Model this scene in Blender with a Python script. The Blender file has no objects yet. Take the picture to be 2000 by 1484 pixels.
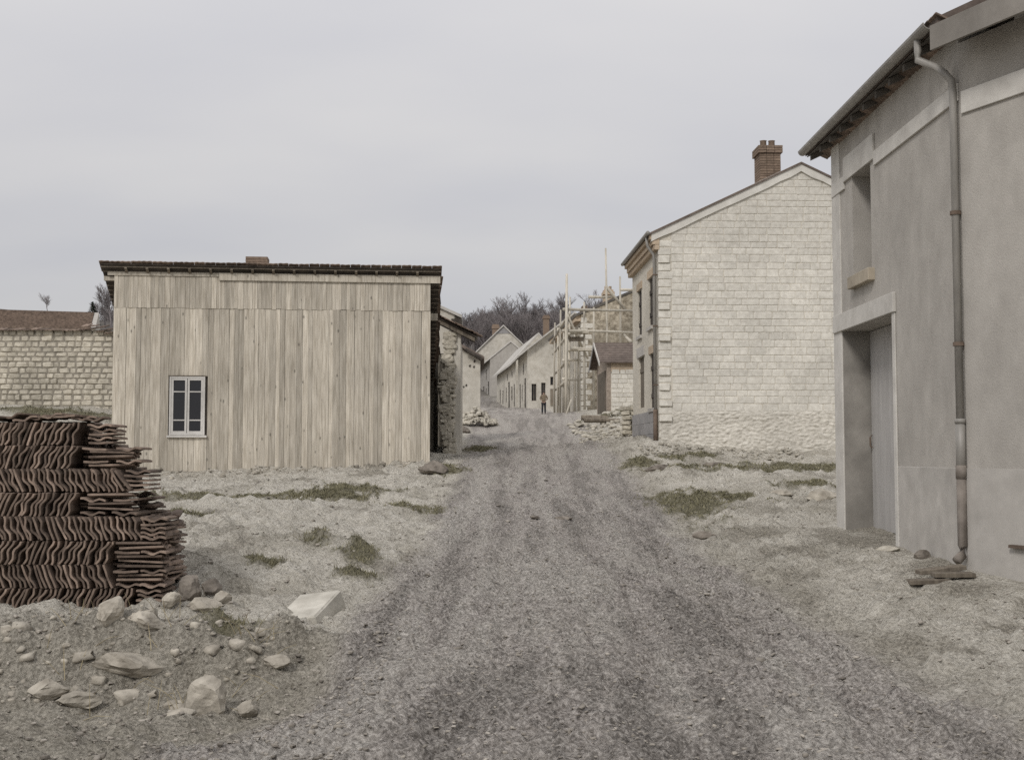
import bpy, bmesh, math, random
import numpy as np
from mathutils import Vector, Matrix

random.seed(11)
rng = np.random.default_rng(11)
C = bpy.context.scene.collection
scene = bpy.context.scene
PI = math.pi

# ------------------------------------------------------------------ camera
FPX = 2400.0                       # focal length in photograph pixels (photograph 2000 x 1484)
TH = math.atan(146.0 / FPX)        # the camera looks slightly up: horizon at row 888
CAMZ = 1.6
cam_d = bpy.data.cameras.new('camera')
cam_d.sensor_width = 36.0
cam_d.lens = 36.0 * FPX / 2000.0
cam_d.clip_start = 0.1
cam_d.clip_end = 3000.0
cam = bpy.data.objects.new('camera', cam_d)
C.objects.link(cam)
cam.location = (0, 0, CAMZ)
cam.rotation_euler = (PI / 2 + TH, 0, 0)
scene.camera = cam

# ------------------------------------------------------------------ sky, sun, exposure
SUN_POS = Vector((-0.44, -0.80, 0.74)).normalized()
world = bpy.data.worlds.new('World')
scene.world = world
world.use_nodes = True
wn, wl = world.node_tree.nodes, world.node_tree.links
wn.clear()
w_out = wn.new('ShaderNodeOutputWorld')
w_bg = wn.new('ShaderNodeBackground')
w_bg.inputs['Strength'].default_value = 0.1
w_sky = wn.new('ShaderNodeTexSky')
w_sky.sky_type = 'NISHITA'
w_sky.sun_disc = False
w_sky.sun_elevation = math.asin(SUN_POS.z)
w_sky.sun_rotation = math.atan2(SUN_POS.x, SUN_POS.y)
w_tc = wn.new('ShaderNodeTexCoord')
w_sep = wn.new('ShaderNodeSeparateXYZ')
wl.new(w_tc.outputs['Generated'], w_sep.inputs[0])
def wmath(op, a, b=None, clamp=False):
    n = wn.new('ShaderNodeMath'); n.operation = op; n.use_clamp = clamp
    for i, v in enumerate((a, b)):
        if v is None: continue
        if isinstance(v, (int, float)): n.inputs[i].default_value = v
        else: wl.new(v, n.inputs[i])
    return n.outputs[0]
w_zz = wmath('ADD', wmath('ABSOLUTE', w_sep.outputs[2]), 0.22)
w_cmb = wn.new('ShaderNodeCombineXYZ')
wl.new(wmath('DIVIDE', w_sep.outputs[0], w_zz), w_cmb.inputs[0])
wl.new(wmath('MULTIPLY', wmath('DIVIDE', w_sep.outputs[1], w_zz), 1.6), w_cmb.inputs[1])
w_noise = wn.new('ShaderNodeTexNoise')
w_noise.inputs['Scale'].default_value = 1.15
w_noise.inputs['Detail'].default_value = 4.0
w_noise.inputs['Roughness'].default_value = 0.42
wl.new(w_cmb.outputs[0], w_noise.inputs['Vector'])
w_ramp = wn.new('ShaderNodeValToRGB')
w_ramp.color_ramp.elements[0].position = 0.30
w_ramp.color_ramp.elements[0].color = (0.87, 0.865, 0.905, 1)
w_ramp.color_ramp.elements[1].position = 0.72
w_ramp.color_ramp.elements[1].color = (1.04, 1.015, 1.0, 1)
wl.new(w_noise.outputs['Fac'], w_ramp.inputs[0])
# overcast luminance: the cloud deck brightens from the horizon to the zenith
w_grad = wmath('ADD', wmath('MULTIPLY', wmath('MAXIMUM', w_sep.outputs[2], 0.0), 5.6), 4.95)
w_mul = wn.new('ShaderNodeVectorMath'); w_mul.operation = 'SCALE'
wl.new(w_ramp.outputs[0], w_mul.inputs[0]); wl.new(w_grad, w_mul.inputs['Scale'])
w_mix = wn.new('ShaderNodeMix'); w_mix.data_type = 'RGBA'
w_mix.inputs[0].default_value = 0.93
wl.new(w_sky.outputs[0], w_mix.inputs[6]); wl.new(w_mul.outputs[0], w_mix.inputs[7])
wl.new(w_mix.outputs[2], w_bg.inputs['Color'])
wl.new(w_bg.outputs[0], w_out.inputs['Surface'])

sun_d = bpy.data.lights.new('sun', 'SUN')
sun_d.energy = 1.5
sun_d.angle = math.radians(13)
sun_d.color = (1.0, 0.96, 0.915)
sun = bpy.data.objects.new('sun', sun_d)
C.objects.link(sun)
sun.location = (-20, -20, 40)
sun.rotation_euler = (-SUN_POS).to_track_quat('-Z', 'Y').to_euler()

scene.cycles.sample_clamp_indirect = 3.0
scene.cycles.use_denoising = False          # keep a little grain, as on the plate
scene.view_settings.view_transform = 'Standard'
scene.view_settings.look = 'None'
scene.view_settings.gamma = 1.0
scene.view_settings.use_curve_mapping = False
scene.view_settings.exposure = 0.12

# ------------------------------------------------------------------ pixels -> metres
cT, sT = math.cos(TH), math.sin(TH)
def zpix(py, Y):
    v = (742.0 - py) / FPX
    return CAMZ + Y * (sT + v * cT) / (cT - v * sT)
def xpix(px, py, Y):
    v = (742.0 - py) / FPX
    return (px - 1000.0) / FPX * Y / (cT - v * sT)
def P(px, py, Y):
    return Vector((xpix(px, py, Y), Y, zpix(py, Y)))

# ------------------------------------------------------------------ numpy noise
_perm = rng.permutation(512)
_gr = rng.normal(size=(512, 2)); _gr /= np.linalg.norm(_gr, axis=1)[:, None]
def perlin(x, y, seed=0):
    x = np.asarray(x, float) + seed * 17.31; y = np.asarray(y, float) + seed * 9.77
    xi = np.floor(x).astype(int); yi = np.floor(y).astype(int)
    xf = x - xi; yf = y - yi
    u = xf * xf * xf * (xf * (xf * 6 - 15) + 10); v = yf * yf * yf * (yf * (yf * 6 - 15) + 10)
    def g(ix, iy, dx, dy):
        h = _perm[(_perm[ix & 511] + iy) & 511]
        return _gr[h, 0] * dx + _gr[h, 1] * dy
    a = g(xi, yi, xf, yf); b = g(xi + 1, yi, xf - 1, yf)
    c = g(xi, yi + 1, xf, yf - 1); d = g(xi + 1, yi + 1, xf - 1, yf - 1)
    return (a + (b - a) * u) * (1 - v) + (c + (d - c) * u) * v
def fbm(x, y, octv=4, seed=0, gain=0.5):
    s = 0; a = 1.0; f = 1.0
    for k in range(octv):
        s = s + a * perlin(x * f, y * f, seed + k); a *= gain; f *= 2.03
    return s

# ------------------------------------------------------------------ materials
def nd(t, typ, **kw):
    n = t.nodes.new(typ)
    for k, v in kw.items():
        setattr(n, k, v)
    return n
def material(name, c0, c1, scale=6.0, detail=5.0, stretch=(1, 1, 1), rough=0.9, bump=0.3, bscale=40.0, bdist=0.01,
             rand=0.12, big=0.18, bigscale=0.7, shift=True, spec=0.25, coord='pos', knots=0.0, bstretch=None, lo=0.3, hi=0.7):
    m = bpy.data.materials.new(name); m.use_nodes = True
    t = m.node_tree; L = t.links
    bs = t.nodes['Principled BSDF']
    bs.inputs['Roughness'].default_value = rough
    bs.inputs['Specular IOR Level'].default_value = spec
    if coord == 'pos':
        co = nd(t, 'ShaderNodeNewGeometry').outputs['Position']
    else:
        co = nd(t, 'ShaderNodeTexCoord').outputs['Object']
    oi = nd(t, 'ShaderNodeObjectInfo')
    if shift:
        sc = nd(t, 'ShaderNodeVectorMath', operation='SCALE'); sc.inputs[0].default_value = (37.0, 53.0, 71.0)
        L.new(oi.outputs['Random'], sc.inputs['Scale'])
        ad = nd(t, 'ShaderNodeVectorMath', operation='ADD'); L.new(co, ad.inputs[0]); L.new(sc.outputs[0], ad.inputs[1])
        cs = ad.outputs[0]
    else:
        cs = co
    mp = nd(t, 'ShaderNodeMapping'); mp.inputs['Scale'].default_value = stretch; L.new(cs, mp.inputs['Vector'])
    n1 = nd(t, 'ShaderNodeTexNoise'); n1.inputs['Scale'].default_value = scale; n1.inputs['Detail'].default_value = detail
    n1.inputs['Roughness'].default_value = 0.6
    L.new(mp.outputs[0], n1.inputs['Vector'])
    rp = nd(t, 'ShaderNodeValToRGB')
    rp.color_ramp.elements[0].position = lo; rp.color_ramp.elements[0].color = (*c0, 1)
    rp.color_ramp.elements[1].position = hi; rp.color_ramp.elements[1].color = (*c1, 1)
    L.new(n1.outputs['Fac'], rp.inputs[0])
    col = rp.outputs[0]
    # broad stains
    n2 = nd(t, 'ShaderNodeTexNoise'); n2.inputs['Scale'].default_value = bigscale; n2.inputs['Detail'].default_value = 4.0
    L.new(co, n2.inputs['Vector'])
    r2 = nd(t, 'ShaderNodeMapRange'); r2.inputs['From Min'].default_value = 0.3; r2.inputs['From Max'].default_value = 0.7
    r2.inputs['To Min'].default_value = 1 - big; r2.inputs['To Max'].default_value = 1 + big
    L.new(n2.outputs['Fac'], r2.inputs[0])
    r3 = nd(t, 'ShaderNodeMapRange'); r3.inputs['To Min'].default_value = 1 - rand; r3.inputs['To Max'].default_value = 1 + rand
    L.new(oi.outputs['Random'], r3.inputs[0])
    ml = nd(t, 'ShaderNodeMath', operation='MULTIPLY'); L.new(r2.outputs[0], ml.inputs[0]); L.new(r3.outputs[0], ml.inputs[1])
    if knots:
        vo = nd(t, 'ShaderNodeTexVoronoi'); vo.inputs['Scale'].default_value = 1.0
        mk = nd(t, 'ShaderNodeMapping'); mk.inputs['Scale'].default_value = (5.0, 5.0, 2.4); L.new(cs, mk.inputs['Vector'])
        L.new(mk.outputs[0], vo.inputs['Vector'])
        rk = nd(t, 'ShaderNodeMapRange'); rk.inputs['From Min'].default_value = 0.05; rk.inputs['From Max'].default_value = 0.14
        rk.inputs['To Min'].default_value = 1 - knots; rk.inputs['To Max'].default_value = 1.0
        L.new(vo.outputs['Distance'], rk.inputs[0])
        m3 = nd(t, 'ShaderNodeMath', operation='MULTIPLY'); L.new(ml.outputs[0], m3.inputs[0]); L.new(rk.outputs[0], m3.inputs[1])
        ml = m3
    sv = nd(t, 'ShaderNodeVectorMath', operation='SCALE'); L.new(col, sv.inputs[0]); L.new(ml.outputs[0], sv.inputs['Scale'])
    L.new(sv.outputs[0], bs.inputs['Base Color'])
    if bump:
        n3 = nd(t, 'ShaderNodeTexNoise'); n3.inputs['Scale'].default_value = bscale; n3.inputs['Detail'].default_value = 5.0
        mb_ = nd(t, 'ShaderNodeMapping'); mb_.inputs['Scale'].default_value = bstretch or stretch; L.new(cs, mb_.inputs['Vector'])
        L.new(mb_.outputs[0], n3.inputs['Vector'])
        bp = nd(t, 'ShaderNodeBump'); bp.inputs['Strength'].default_value = bump; bp.inputs['Distance'].default_value = bdist
        L.new(n3.outputs['Fac'], bp.inputs['Height']); L.new(bp.outputs[0], bs.inputs['Normal'])
    return m

MT = {}
MT['plank'] = material('pine_boards', (0.33, 0.294, 0.236), (0.59, 0.545, 0.465), scale=5.0, stretch=(5, 5, 0.35), bump=0.35, bscale=14, rand=0.22, big=0.10, knots=0.55, rough=0.8)
MT['pole'] = material('peeled_poles', (0.40, 0.365, 0.30), (0.62, 0.58, 0.50), scale=4.0, stretch=(4, 4, 0.4), bump=0.2, bscale=12, rand=0.15)
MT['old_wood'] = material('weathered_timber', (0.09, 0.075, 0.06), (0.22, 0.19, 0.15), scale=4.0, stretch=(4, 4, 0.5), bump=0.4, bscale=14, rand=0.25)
MT['dark_wood'] = material('dark_timber', (0.035, 0.03, 0.026), (0.085, 0.072, 0.06), scale=5.0, bump=0.3, bscale=18, rand=0.2)
MT['stone'] = material('limestone_blocks', (0.51, 0.485, 0.43), (0.70, 0.675, 0.61), scale=9.0, bump=0.35, bscale=26, bdist=0.012, rand=0.07, big=0.07, coord='pos')
MT['mortar'] = material('lime_mortar', (0.46, 0.43, 0.365), (0.64, 0.60, 0.52), scale=11.0, bump=0.7, bscale=22, bdist=0.02, big=0.12, rand=0.0, shift=False)
MT['verge'] = material('verge_mortar', (0.58, 0.56, 0.51), (0.72, 0.70, 0.65), scale=4.0, bump=0.3, bscale=25, big=0.08)
MT['rubble'] = material('rubble_wall', (0.44, 0.415, 0.36), (0.65, 0.62, 0.555), scale=9, detail=7, bump=0.6, bscale=16, bdist=0.03, big=0.12, bigscale=0.5, rand=0.0, shift=False)
MT['drystone'] = material('dry_stone', (0.36, 0.33, 0.265), (0.58, 0.54, 0.455), scale=7.0, bump=0.8, bscale=15, bdist=0.02, rand=0.13, big=0.15)
MT['joint'] = material('earth_joint', (0.18, 0.165, 0.135), (0.33, 0.30, 0.25), scale=8.0, bump=0.6, bscale=18, big=0.2, rand=0, shift=False)
MT['brownstone'] = material('brown_rubble', (0.15, 0.125, 0.09), (0.50, 0.45, 0.36), scale=4.6, bump=1.0, bscale=5.0, bdist=0.08, big=0.25, bigscale=0.35, rand=0.0, shift=False)
MT['plaster'] = material('pale_plaster', (0.44, 0.41, 0.35), (0.62, 0.59, 0.525), scale=2.5, bump=0.4, bscale=9, bdist=0.02, big=0.16, bigscale=0.4, rand=0.06)
MT['render'] = material('cement_render', (0.345, 0.325, 0.295), (0.44, 0.417, 0.38), scale=3.4, detail=9, stretch=(1, 1, 0.7), bump=0.7, bscale=70, bdist=0.008, big=0.07, bigscale=0.7, rand=0.03, shift=False)
MT['smooth'] = material('smooth_render', (0.46, 0.44, 0.405), (0.60, 0.58, 0.54), scale=3.5, bump=0.2, bscale=60, bdist=0.004, big=0.08, bigscale=0.8, rand=0.03)
MT['smooth_grey'] = material('grey_render', (0.36, 0.342, 0.314), (0.465, 0.443, 0.41), scale=3.5, detail=7, bump=0.25, bscale=60, bdist=0.004, big=0.12, bigscale=1.3, rand=0.03)
MT['reveal'] = material('dark_reveal', (0.19, 0.178, 0.16), (0.31, 0.293, 0.265), scale=2.2, bump=0.3, bscale=40, bdist=0.006, big=0.2, bigscale=1.6, rand=0.0)
MT['sill'] = material('ochre_concrete', (0.34, 0.295, 0.23), (0.44, 0.39, 0.31), scale=6, bump=0.2, bscale=50, rand=0.05)
MT['shoe'] = material('painted_iron', (0.15, 0.13, 0.112), (0.24, 0.212, 0.185), scale=7, bump=0.3, bscale=30, rand=0.05, big=0.2, bigscale=3)
MT['fascia'] = material('brown_grey_fascia', (0.20, 0.185, 0.165), (0.28, 0.26, 0.235), scale=3, bump=0.2, bscale=20, rand=0)
MT['door'] = material('grey_painted_wood', (0.36, 0.348, 0.335), (0.45, 0.437, 0.42), scale=3.0, stretch=(3, 3, 0.4), bump=0.1, bscale=20, rand=0.02, big=0.05, rough=0.6)
MT['white_paint'] = material('white_paint', (0.45, 0.435, 0.41), (0.57, 0.555, 0.525), scale=6, bump=0.1, bscale=30, rand=0.05, rough=0.55)
MT['zinc'] = material('old_zinc', (0.20, 0.19, 0.172), (0.30, 0.285, 0.26), scale=4, stretch=(3, 3, 0.7), bump=0.1, bscale=30, rand=0.05, rough=0.5, big=0.15, spec=0.5)
MT['rust'] = material('rusty_iron', (0.105, 0.078, 0.060), (0.19, 0.145, 0.115), scale=9, bump=0.3, bscale=30, rand=0.1)
MT['tile'] = material('clay_roof_tile', (0.10, 0.076, 0.061), (0.27, 0.205, 0.162), scale=9, bump=0.45, bscale=45, bdist=0.006, rand=0.42, big=0.15, bigscale=1.2, coord='obj')
MT['roof'] = material('brown_tile_roof', (0.095, 0.075, 0.064), (0.17, 0.138, 0.118), scale=6, bump=0.5, bscale=16, bdist=0.02, rand=0.12, big=0.15)
MT['roof_pale'] = material('pale_sheet_and_sky_roof', (0.42, 0.40, 0.37), (0.56, 0.54, 0.50), scale=3, bump=0.4, bscale=8, bdist=0.03, rand=0.08, big=0.12, bigscale=0.4)  # sky reflected by the street roofs is put into this pale colour
MT['roof_under'] = material('roof_underside', (0.085, 0.078, 0.07), (0.15, 0.138, 0.122), scale=5, bump=0.3, bscale=15, rand=0.1)
MT['brick'] = material('brown_brick', (0.15, 0.11, 0.083), (0.27, 0.205, 0.155), scale=14, bump=0.4, bscale=40, rand=0.2, big=0.1)
MT['brick_pale'] = material('pale_brick', (0.36, 0.285, 0.205), (0.50, 0.41, 0.31), scale=10, bump=0.4, bscale=30, rand=0.15, big=0.1)
MT['brick_grey'] = material('weathered_brick', (0.20, 0.165, 0.135), (0.34, 0.29, 0.24), scale=12, bump=0.5, bscale=20, rand=0.1, big=0.15)
MT['dado'] = material('grey_cement_panel', (0.23, 0.225, 0.225), (0.31, 0.30, 0.295), scale=5, bump=0.4, bscale=40, rand=0.08, big=0.12)
MT['rock'] = material('chalk_rock', (0.30, 0.275, 0.23), (0.53, 0.50, 0.43), scale=6, bump=0.8, bscale=14, bdist=0.02, rand=0.15, big=0.15, bigscale=2.5)
MT['bank_rock'] = material('earthy_rock', (0.20, 0.178, 0.145), (0.46, 0.425, 0.36), scale=5, detail=7, bump=0.9, bscale=18, bdist=0.02, rand=0.12, big=0.2, bigscale=4.0)
MT['cutstone'] = material('cut_chalk_block', (0.33, 0.31, 0.265), (0.54, 0.515, 0.455), scale=5, detail=8, bump=0.6, bscale=24, bdist=0.01, rand=0.0, big=0.12, bigscale=2.0)
MT['dark_rock'] = material('dark_rock', (0.11, 0.095, 0.08), (0.26, 0.23, 0.195), scale=7, bump=0.8, bscale=14, bdist=0.02, rand=0.15)
MT['gravel'] = material('road_gravel', (0.16, 0.143, 0.122), (0.43, 0.395, 0.345), scale=4.5, detail=6, bump=0.5, bscale=60, rand=0.0, shift=False, big=0.15, lo=0.36, hi=0.66)
MT['grass'] = material('short_grass', (0.135, 0.125, 0.075), (0.27, 0.25, 0.165), scale=9, bump=0, rand=0, shift=False, big=0.25, bigscale=2.0, rough=0.8)
MT['straw'] = material('dry_straw', (0.30, 0.25, 0.15), (0.44, 0.38, 0.25), scale=5, bump=0, rand=0)
MT['bark'] = material('grey_bark', (0.15, 0.135, 0.135), (0.25, 0.225, 0.22), scale=3, bump=0, rand=0.15, big=0.15, bigscale=0.1)
MT['fir'] = material('fir_needles', (0.020, 0.028, 0.018), (0.05, 0.06, 0.038), scale=3, bump=0, rand=0)
MT['skin'] = material('skin', (0.30, 0.21, 0.165), (0.35, 0.25, 0.195), bump=0, rand=0)
MT['jacket'] = material('tan_jacket', (0.15, 0.12, 0.085), (0.21, 0.17, 0.12), scale=8, bump=0.2, bscale=40, rand=0)
MT['trousers'] = material('dark_trousers', (0.02, 0.021, 0.026), (0.035, 0.036, 0.042), scale=8, bump=0.2, bscale=40, rand=0)
MT['hat'] = material('dark_cap', (0.05, 0.045, 0.04), (0.08, 0.07, 0.06), bump=0, rand=0)

def glass(name, col):
    m = bpy.data.materials.new(name); m.use_nodes = True
    t = m.node_tree; b = t.nodes['Principled BSDF']
    b.inputs['Base Color'].default_value = (*col, 1); b.inputs['Roughness'].default_value = 0.12
    b.inputs['Specular IOR Level'].default_value = 0.22
    n = nd(t, 'ShaderNodeTexNoise'); n.inputs['Scale'].default_value = 1.5
    bp = nd(t, 'ShaderNodeBump'); bp.inputs['Strength'].default_value = 0.12; bp.inputs['Distance'].default_value = 0.05
    g = nd(t, 'ShaderNodeNewGeometry'); t.links.new(g.outputs['Position'], n.inputs['Vector'])
    t.links.new(n.outputs['Fac'], bp.inputs['Height']); t.links.new(bp.outputs[0], b.inputs['Normal'])
    return m
MT['pane'] = glass('window_glass', (0.030, 0.031, 0.035))

# ------------------------------------------------------------------ mesh and object helpers
class MB:
    def __init__(s): s.v = []; s.f = []
    def add(s, vs, fs):
        b = len(s.v); s.v.extend([tuple(p) for p in vs]); s.f.extend([tuple(i + b for i in f) for f in fs])
    def box(s, x0, x1, y0, y1, z0, z1):
        s.add([(x0, y0, z0), (x1, y0, z0), (x1, y1, z0), (x0, y1, z0), (x0, y0, z1), (x1, y0, z1), (x1, y1, z1), (x0, y1, z1)],
              [(0, 3, 2, 1), (4, 5, 6, 7), (0, 1, 5, 4), (1, 2, 6, 5), (2, 3, 7, 6), (3, 0, 4, 7)])
    def prism(s, poly, fn, d0, d1):
        """poly: 2-D outline (a, b); fn(a, b, d) -> point; extruded from d0 to d1"""
        n = len(poly)
        vs = [fn(a, b, d0) for a, b in poly] + [fn(a, b, d1) for a, b in poly]
        fs = [tuple(range(n - 1, -1, -1)), tuple(range(n, 2 * n))] + [(i, (i + 1) % n, n + (i + 1) % n, n + i) for i in range(n)]
        s.add(vs, fs)
    def tube(s, pts, rad, n=8, cap=True):
        pts = [Vector(p) for p in pts]
        if not isinstance(rad, (list, tuple)): rad = [rad] * len(pts)
        rings = []
        for i, p in enumerate(pts):
            d = (pts[min(i + 1, len(pts) - 1)] - pts[max(i - 1, 0)]).normalized()
            a = Vector((0, 0, 1)) if abs(d.z) < 0.9 else Vector((1, 0, 0))
            u = d.cross(a).normalized(); w = d.cross(u)
            rings.append([p + (u * math.cos(2 * PI * k / n) + w * math.sin(2 * PI * k / n)) * rad[i] for k in range(n)])
        vs = [q for r in rings for q in r]
        fs = [(i * n + k, i * n + (k + 1) % n, (i + 1) * n + (k + 1) % n, (i + 1) * n + k) for i in range(len(pts) - 1) for k in range(n)]
        if cap:
            fs.append(tuple(range(n - 1, -1, -1))); b = (len(pts) - 1) * n; fs.append(tuple(b + k for k in range(n)))
        s.add(vs, fs)
    def wall(s, a0, a1, z0, z1, holes, fn, th):
        """rectangular wall a0..a1 x z0..z1 with rectangular holes (a0, a1, z0, z1); fn(a, z, d), d = 0 outside .. th inside"""
        A = sorted({a0, a1, *[min(max(h[i], a0), a1) for h in holes for i in (0, 1)]})
        Z = sorted({z0, z1, *[min(max(h[i], z0), z1) for h in holes for i in (2, 3)]})
        def solid(i, j):
            if i < 0 or j < 0 or i >= len(A) - 1 or j >= len(Z) - 1: return False
            a, z = (A[i] + A[i + 1]) / 2, (Z[j] + Z[j + 1]) / 2
            return not any(h[0] < a < h[1] and h[2] < z < h[3] for h in holes)
        for i in range(len(A) - 1):
            for j in range(len(Z) - 1):
                if not solid(i, j): continue
                x0, x1, y0, y1 = A[i], A[i + 1], Z[j], Z[j + 1]
                for d in (0, th):
                    s.add([fn(x0, y0, d), fn(x1, y0, d), fn(x1, y1, d), fn(x0, y1, d)], [(0, 1, 2, 3)])
                for (di, dj, p, q) in ((-1, 0, (x0, y0), (x0, y1)), (1, 0, (x1, y0), (x1, y1)), (0, -1, (x0, y0), (x1, y0)), (0, 1, (x0, y1), (x1, y1))):
                    if not solid(i + di, j + dj):
                        s.add([fn(*p, 0), fn(*q, 0), fn(*q, th), fn(*p, th)], [(0, 1, 2, 3)])
    def mesh(s, name):
        me = bpy.data.meshes.new(name); me.from_pydata(s.v, [], s.f); me.update()
        bm = bmesh.new(); bm.from_mesh(me); bmesh.ops.remove_doubles(bm, verts=bm.verts, dist=1e-5)
        bmesh.ops.recalc_face_normals(bm, faces=bm.faces); bm.to_mesh(me); bm.free()
        return me
    def build(s, name, mat, parent=None, loc=(0, 0, 0), smooth=False, bevel=0):
        o = link(name, s.mesh(name), mat, parent, loc)
        if smooth: shade_smooth(o.data)
        if bevel:
            b = o.modifiers.new('edge', 'BEVEL'); b.width = bevel; b.segments = 2; b.limit_method = 'ANGLE'
        return o
def shade_smooth(me):
    me.polygons.foreach_set('use_smooth', [True] * len(me.polygons))
def link(name, me, mat=None, parent=None, loc=(0, 0, 0)):
    o = bpy.data.objects.new(name, me)
    if mat is not None and not me.materials: me.materials.append(MT[mat] if isinstance(mat, str) else mat)
    C.objects.link(o); o.location = loc
    if parent is not None: o.parent = parent
    return o
def thing(name, label, cat, loc=(0, 0, 0), rz=0, group=None):
    o = bpy.data.objects.new(name, None); C.objects.link(o)
    o.empty_display_size = 0.2
    o.location = loc; o.rotation_euler = (0, 0, rz)
    tag(o, label, cat, group); return o
def tag(o, label=None, cat=None, group=None, kind=None):
    if label: o['label'] = label
    if cat: o['category'] = cat
    if group: o['group'] = group
    if kind: o['kind'] = kind
    return o
def mesh_np(name, V, F, mat, parent=None, smooth=False):
    me = bpy.data.meshes.new(name)
    V = np.asarray(V, np.float32); F = np.asarray(F, np.int32); k = F.shape[1]
    me.vertices.add(len(V)); me.vertices.foreach_set('co', V.ravel())
    me.loops.add(F.size); me.loops.foreach_set('vertex_index', F.ravel())
    me.polygons.add(len(F)); me.polygons.foreach_set('loop_start', np.arange(0, F.size, k, dtype=np.int32))
    me.update(calc_edges=True)
    if smooth: shade_smooth(me)
    return link(name, me, mat, parent)

# unit stones: chamfered, knocked-about blocks
def stone_mesh(name, mat, rough=0.05, ch=0.12):
    bm = bmesh.new(); bmesh.ops.create_cube(bm, size=1.0)
    bmesh.ops.bevel(bm, geom=list(bm.edges), offset=ch, segments=1, affect='EDGES', profile=0.6)
    for v in bm.verts: v.co += Vector((random.uniform(-1, 1), random.uniform(-1, 1), random.uniform(-1, 1))) * rough
    me = bpy.data.meshes.new(name); bm.to_mesh(me); bm.free()
    me.materials.append(MT[mat]); return me
def rock_mesh(name, mat, sub=2, rough=0.22, seed=0, npl=14):
    bm = bmesh.new(); bmesh.ops.create_icosphere(bm, subdivisions=sub, radius=0.5)
    r = random.Random(seed)
    pl = [(Vector((r.uniform(-1, 1), r.uniform(-1, 1), r.uniform(-1, 1))).normalized(), r.uniform(0.26, 0.42)) for _ in range(npl)]
    for v in bm.verts:
        for n, d in pl:                                   # knock facets off
            k = v.co.dot(n)
            if k > d: v.co -= n * (k - d) * 0.9
        v.co += Vector((r.uniform(-1, 1), r.uniform(-1, 1), r.uniform(-1, 1))) * 0.5 * rough * 0.24
    bmesh.ops.recalc_face_normals(bm, faces=bm.faces)
    me = bpy.data.meshes.new(name); bm.to_mesh(me); bm.free()
    if mat: me.materials.append(MT[mat])
    return me

# ------------------------------------------------------------------ the ground
ctrl = []
for px, py, Y in [
    (100, 1440, 7.0), (600, 1440, 7.0), (1200, 1432, 7.0), (1900, 1440, 7.0), (-500, 1440, 7.2), (2500, 1400, 7.3),
    (100, 1210, 10.5), (250, 1212, 10.5), (150, 1325, 9.0), (330, 1325, 9.1), (480, 1240, 10.3), (560, 1185, 11.3), (650, 1195, 11.0), (700, 1300, 9.1), (480, 1330, 8.9),
    (250, 1180, 11.4), (450, 1120, 12.6), (400, 1060, 14.6), (620, 1070, 14.4), (600, 1000, 18.5), (700, 952, 24), (500, 965, 22.5), (340, 1005, 17.5), (340, 932, 28.8), (600, 921, 29.4),
    (740, 914, 29.8), (838, 906, 30.0), (780, 955, 24.5),
    (885, 897, 32), (878, 925, 28), (860, 1000, 20), (800, 1110, 14.2), (690, 1265, 9.8),
    (1060, 905, 31), (1060, 930, 27), (1080, 978, 21), (1100, 1037, 17.5), (1130, 1130, 13), (1180, 1258, 9.8),
    (1210, 910, 30), (1258, 962, 24), (1330, 1045, 17.4), (1450, 1125, 13.5), (1600, 1205, 11.2), (1660, 1270, 9.9),
    (1290, 922, 27), (1350, 922, 26.2), (1290, 868, 32.8), (1450, 884, 32.5), (1620, 893, 32), (1420, 918, 28.2), (1600, 932, 26), (1630, 965, 22.8), (1640, 1028, 18.0), (1500, 1000, 19.6),
    (1560, 1062, 16.4), (1757, 1068, 15.1), (1888, 1110, 13.1), (1960, 1145, 12.2), (1700, 1132, 13.2), (1900, 1225, 10.5), (1345, 985, 20.8), (1420, 975, 21.6),
    (1000, 872, 40), (905, 880, 37), (1120, 870, 40), (1060, 838, 55), (920, 836, 55), (1062, 808.5, 92), (1050, 797, 101), (960, 799, 100), (1095, 822, 70), (1030, 823, 70), (1000, 815, 82), (1080, 816, 80),
    (1190, 848, 42), (1235, 852, 39), (1200, 800, 51.5), (1150, 801, 64), (1145, 828, 52), (880, 806, 63), (930, 808, 70), (140, 800, 35), (-100, 810, 34), (262, 925, 29.2), (985, 797, 120)]:
    p = P(px, py, Y); ctrl.append((p.x, p.y, p.z))
ctrl += [(-9, 20, 0.95), (-16, 24, 1.7), (-14, 11, 0.5), (16, 12, 0.9), (12, 24, 1.7), (-5, 40, 2.1), (9, 42, 2.9), (-28, 60, 5.6), (-10, 60, 4.6), (28, 60, 6.5), (26, 30, 3.6), (-27, 34, 3.0),
         (0, 3, -0.12), (-8, 3, -0.1), (8, 3, -0.05), (0, -30, -0.8), (40, -20, 0), (-40, -20, 0), (30, 100, 9), (-35, 100, 9.5), (0, 175, 12), (-72, 190, 23.5), (72, 190, 20),
         (-20, 260, 23), (40, 260, 24), (-72, 300, 27), (90, 300, 27), (0, 330, 37), (60, 330, 37), (-60, 330, 36), (120, 330, 36), (0, 420, 42), (-250, 300, 30), (250, 300, 30), (-250, 100, 16), (250, 100, 16), (-250, 0, 2), (250, 0, 2), (0, 700, 32), (-500, 700, 32), (500, 700, 32),
         (-600, 0, 6), (600, 0, 6), (0, -300, -2), (-300, -300, -2), (300, -300, -2)]
CP = np.array(ctrl)
def _U(d2): return np.where(d2 > 1e-9, 0.5 * d2 * np.log(np.maximum(d2, 1e-9)), 0)
n_c = len(CP)
K = _U(((CP[:, None, :2] - CP[None, :, :2]) ** 2).sum(-1)) + np.eye(n_c) * 0.02
Pm = np.c_[np.ones(n_c), CP[:, :2]]
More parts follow.
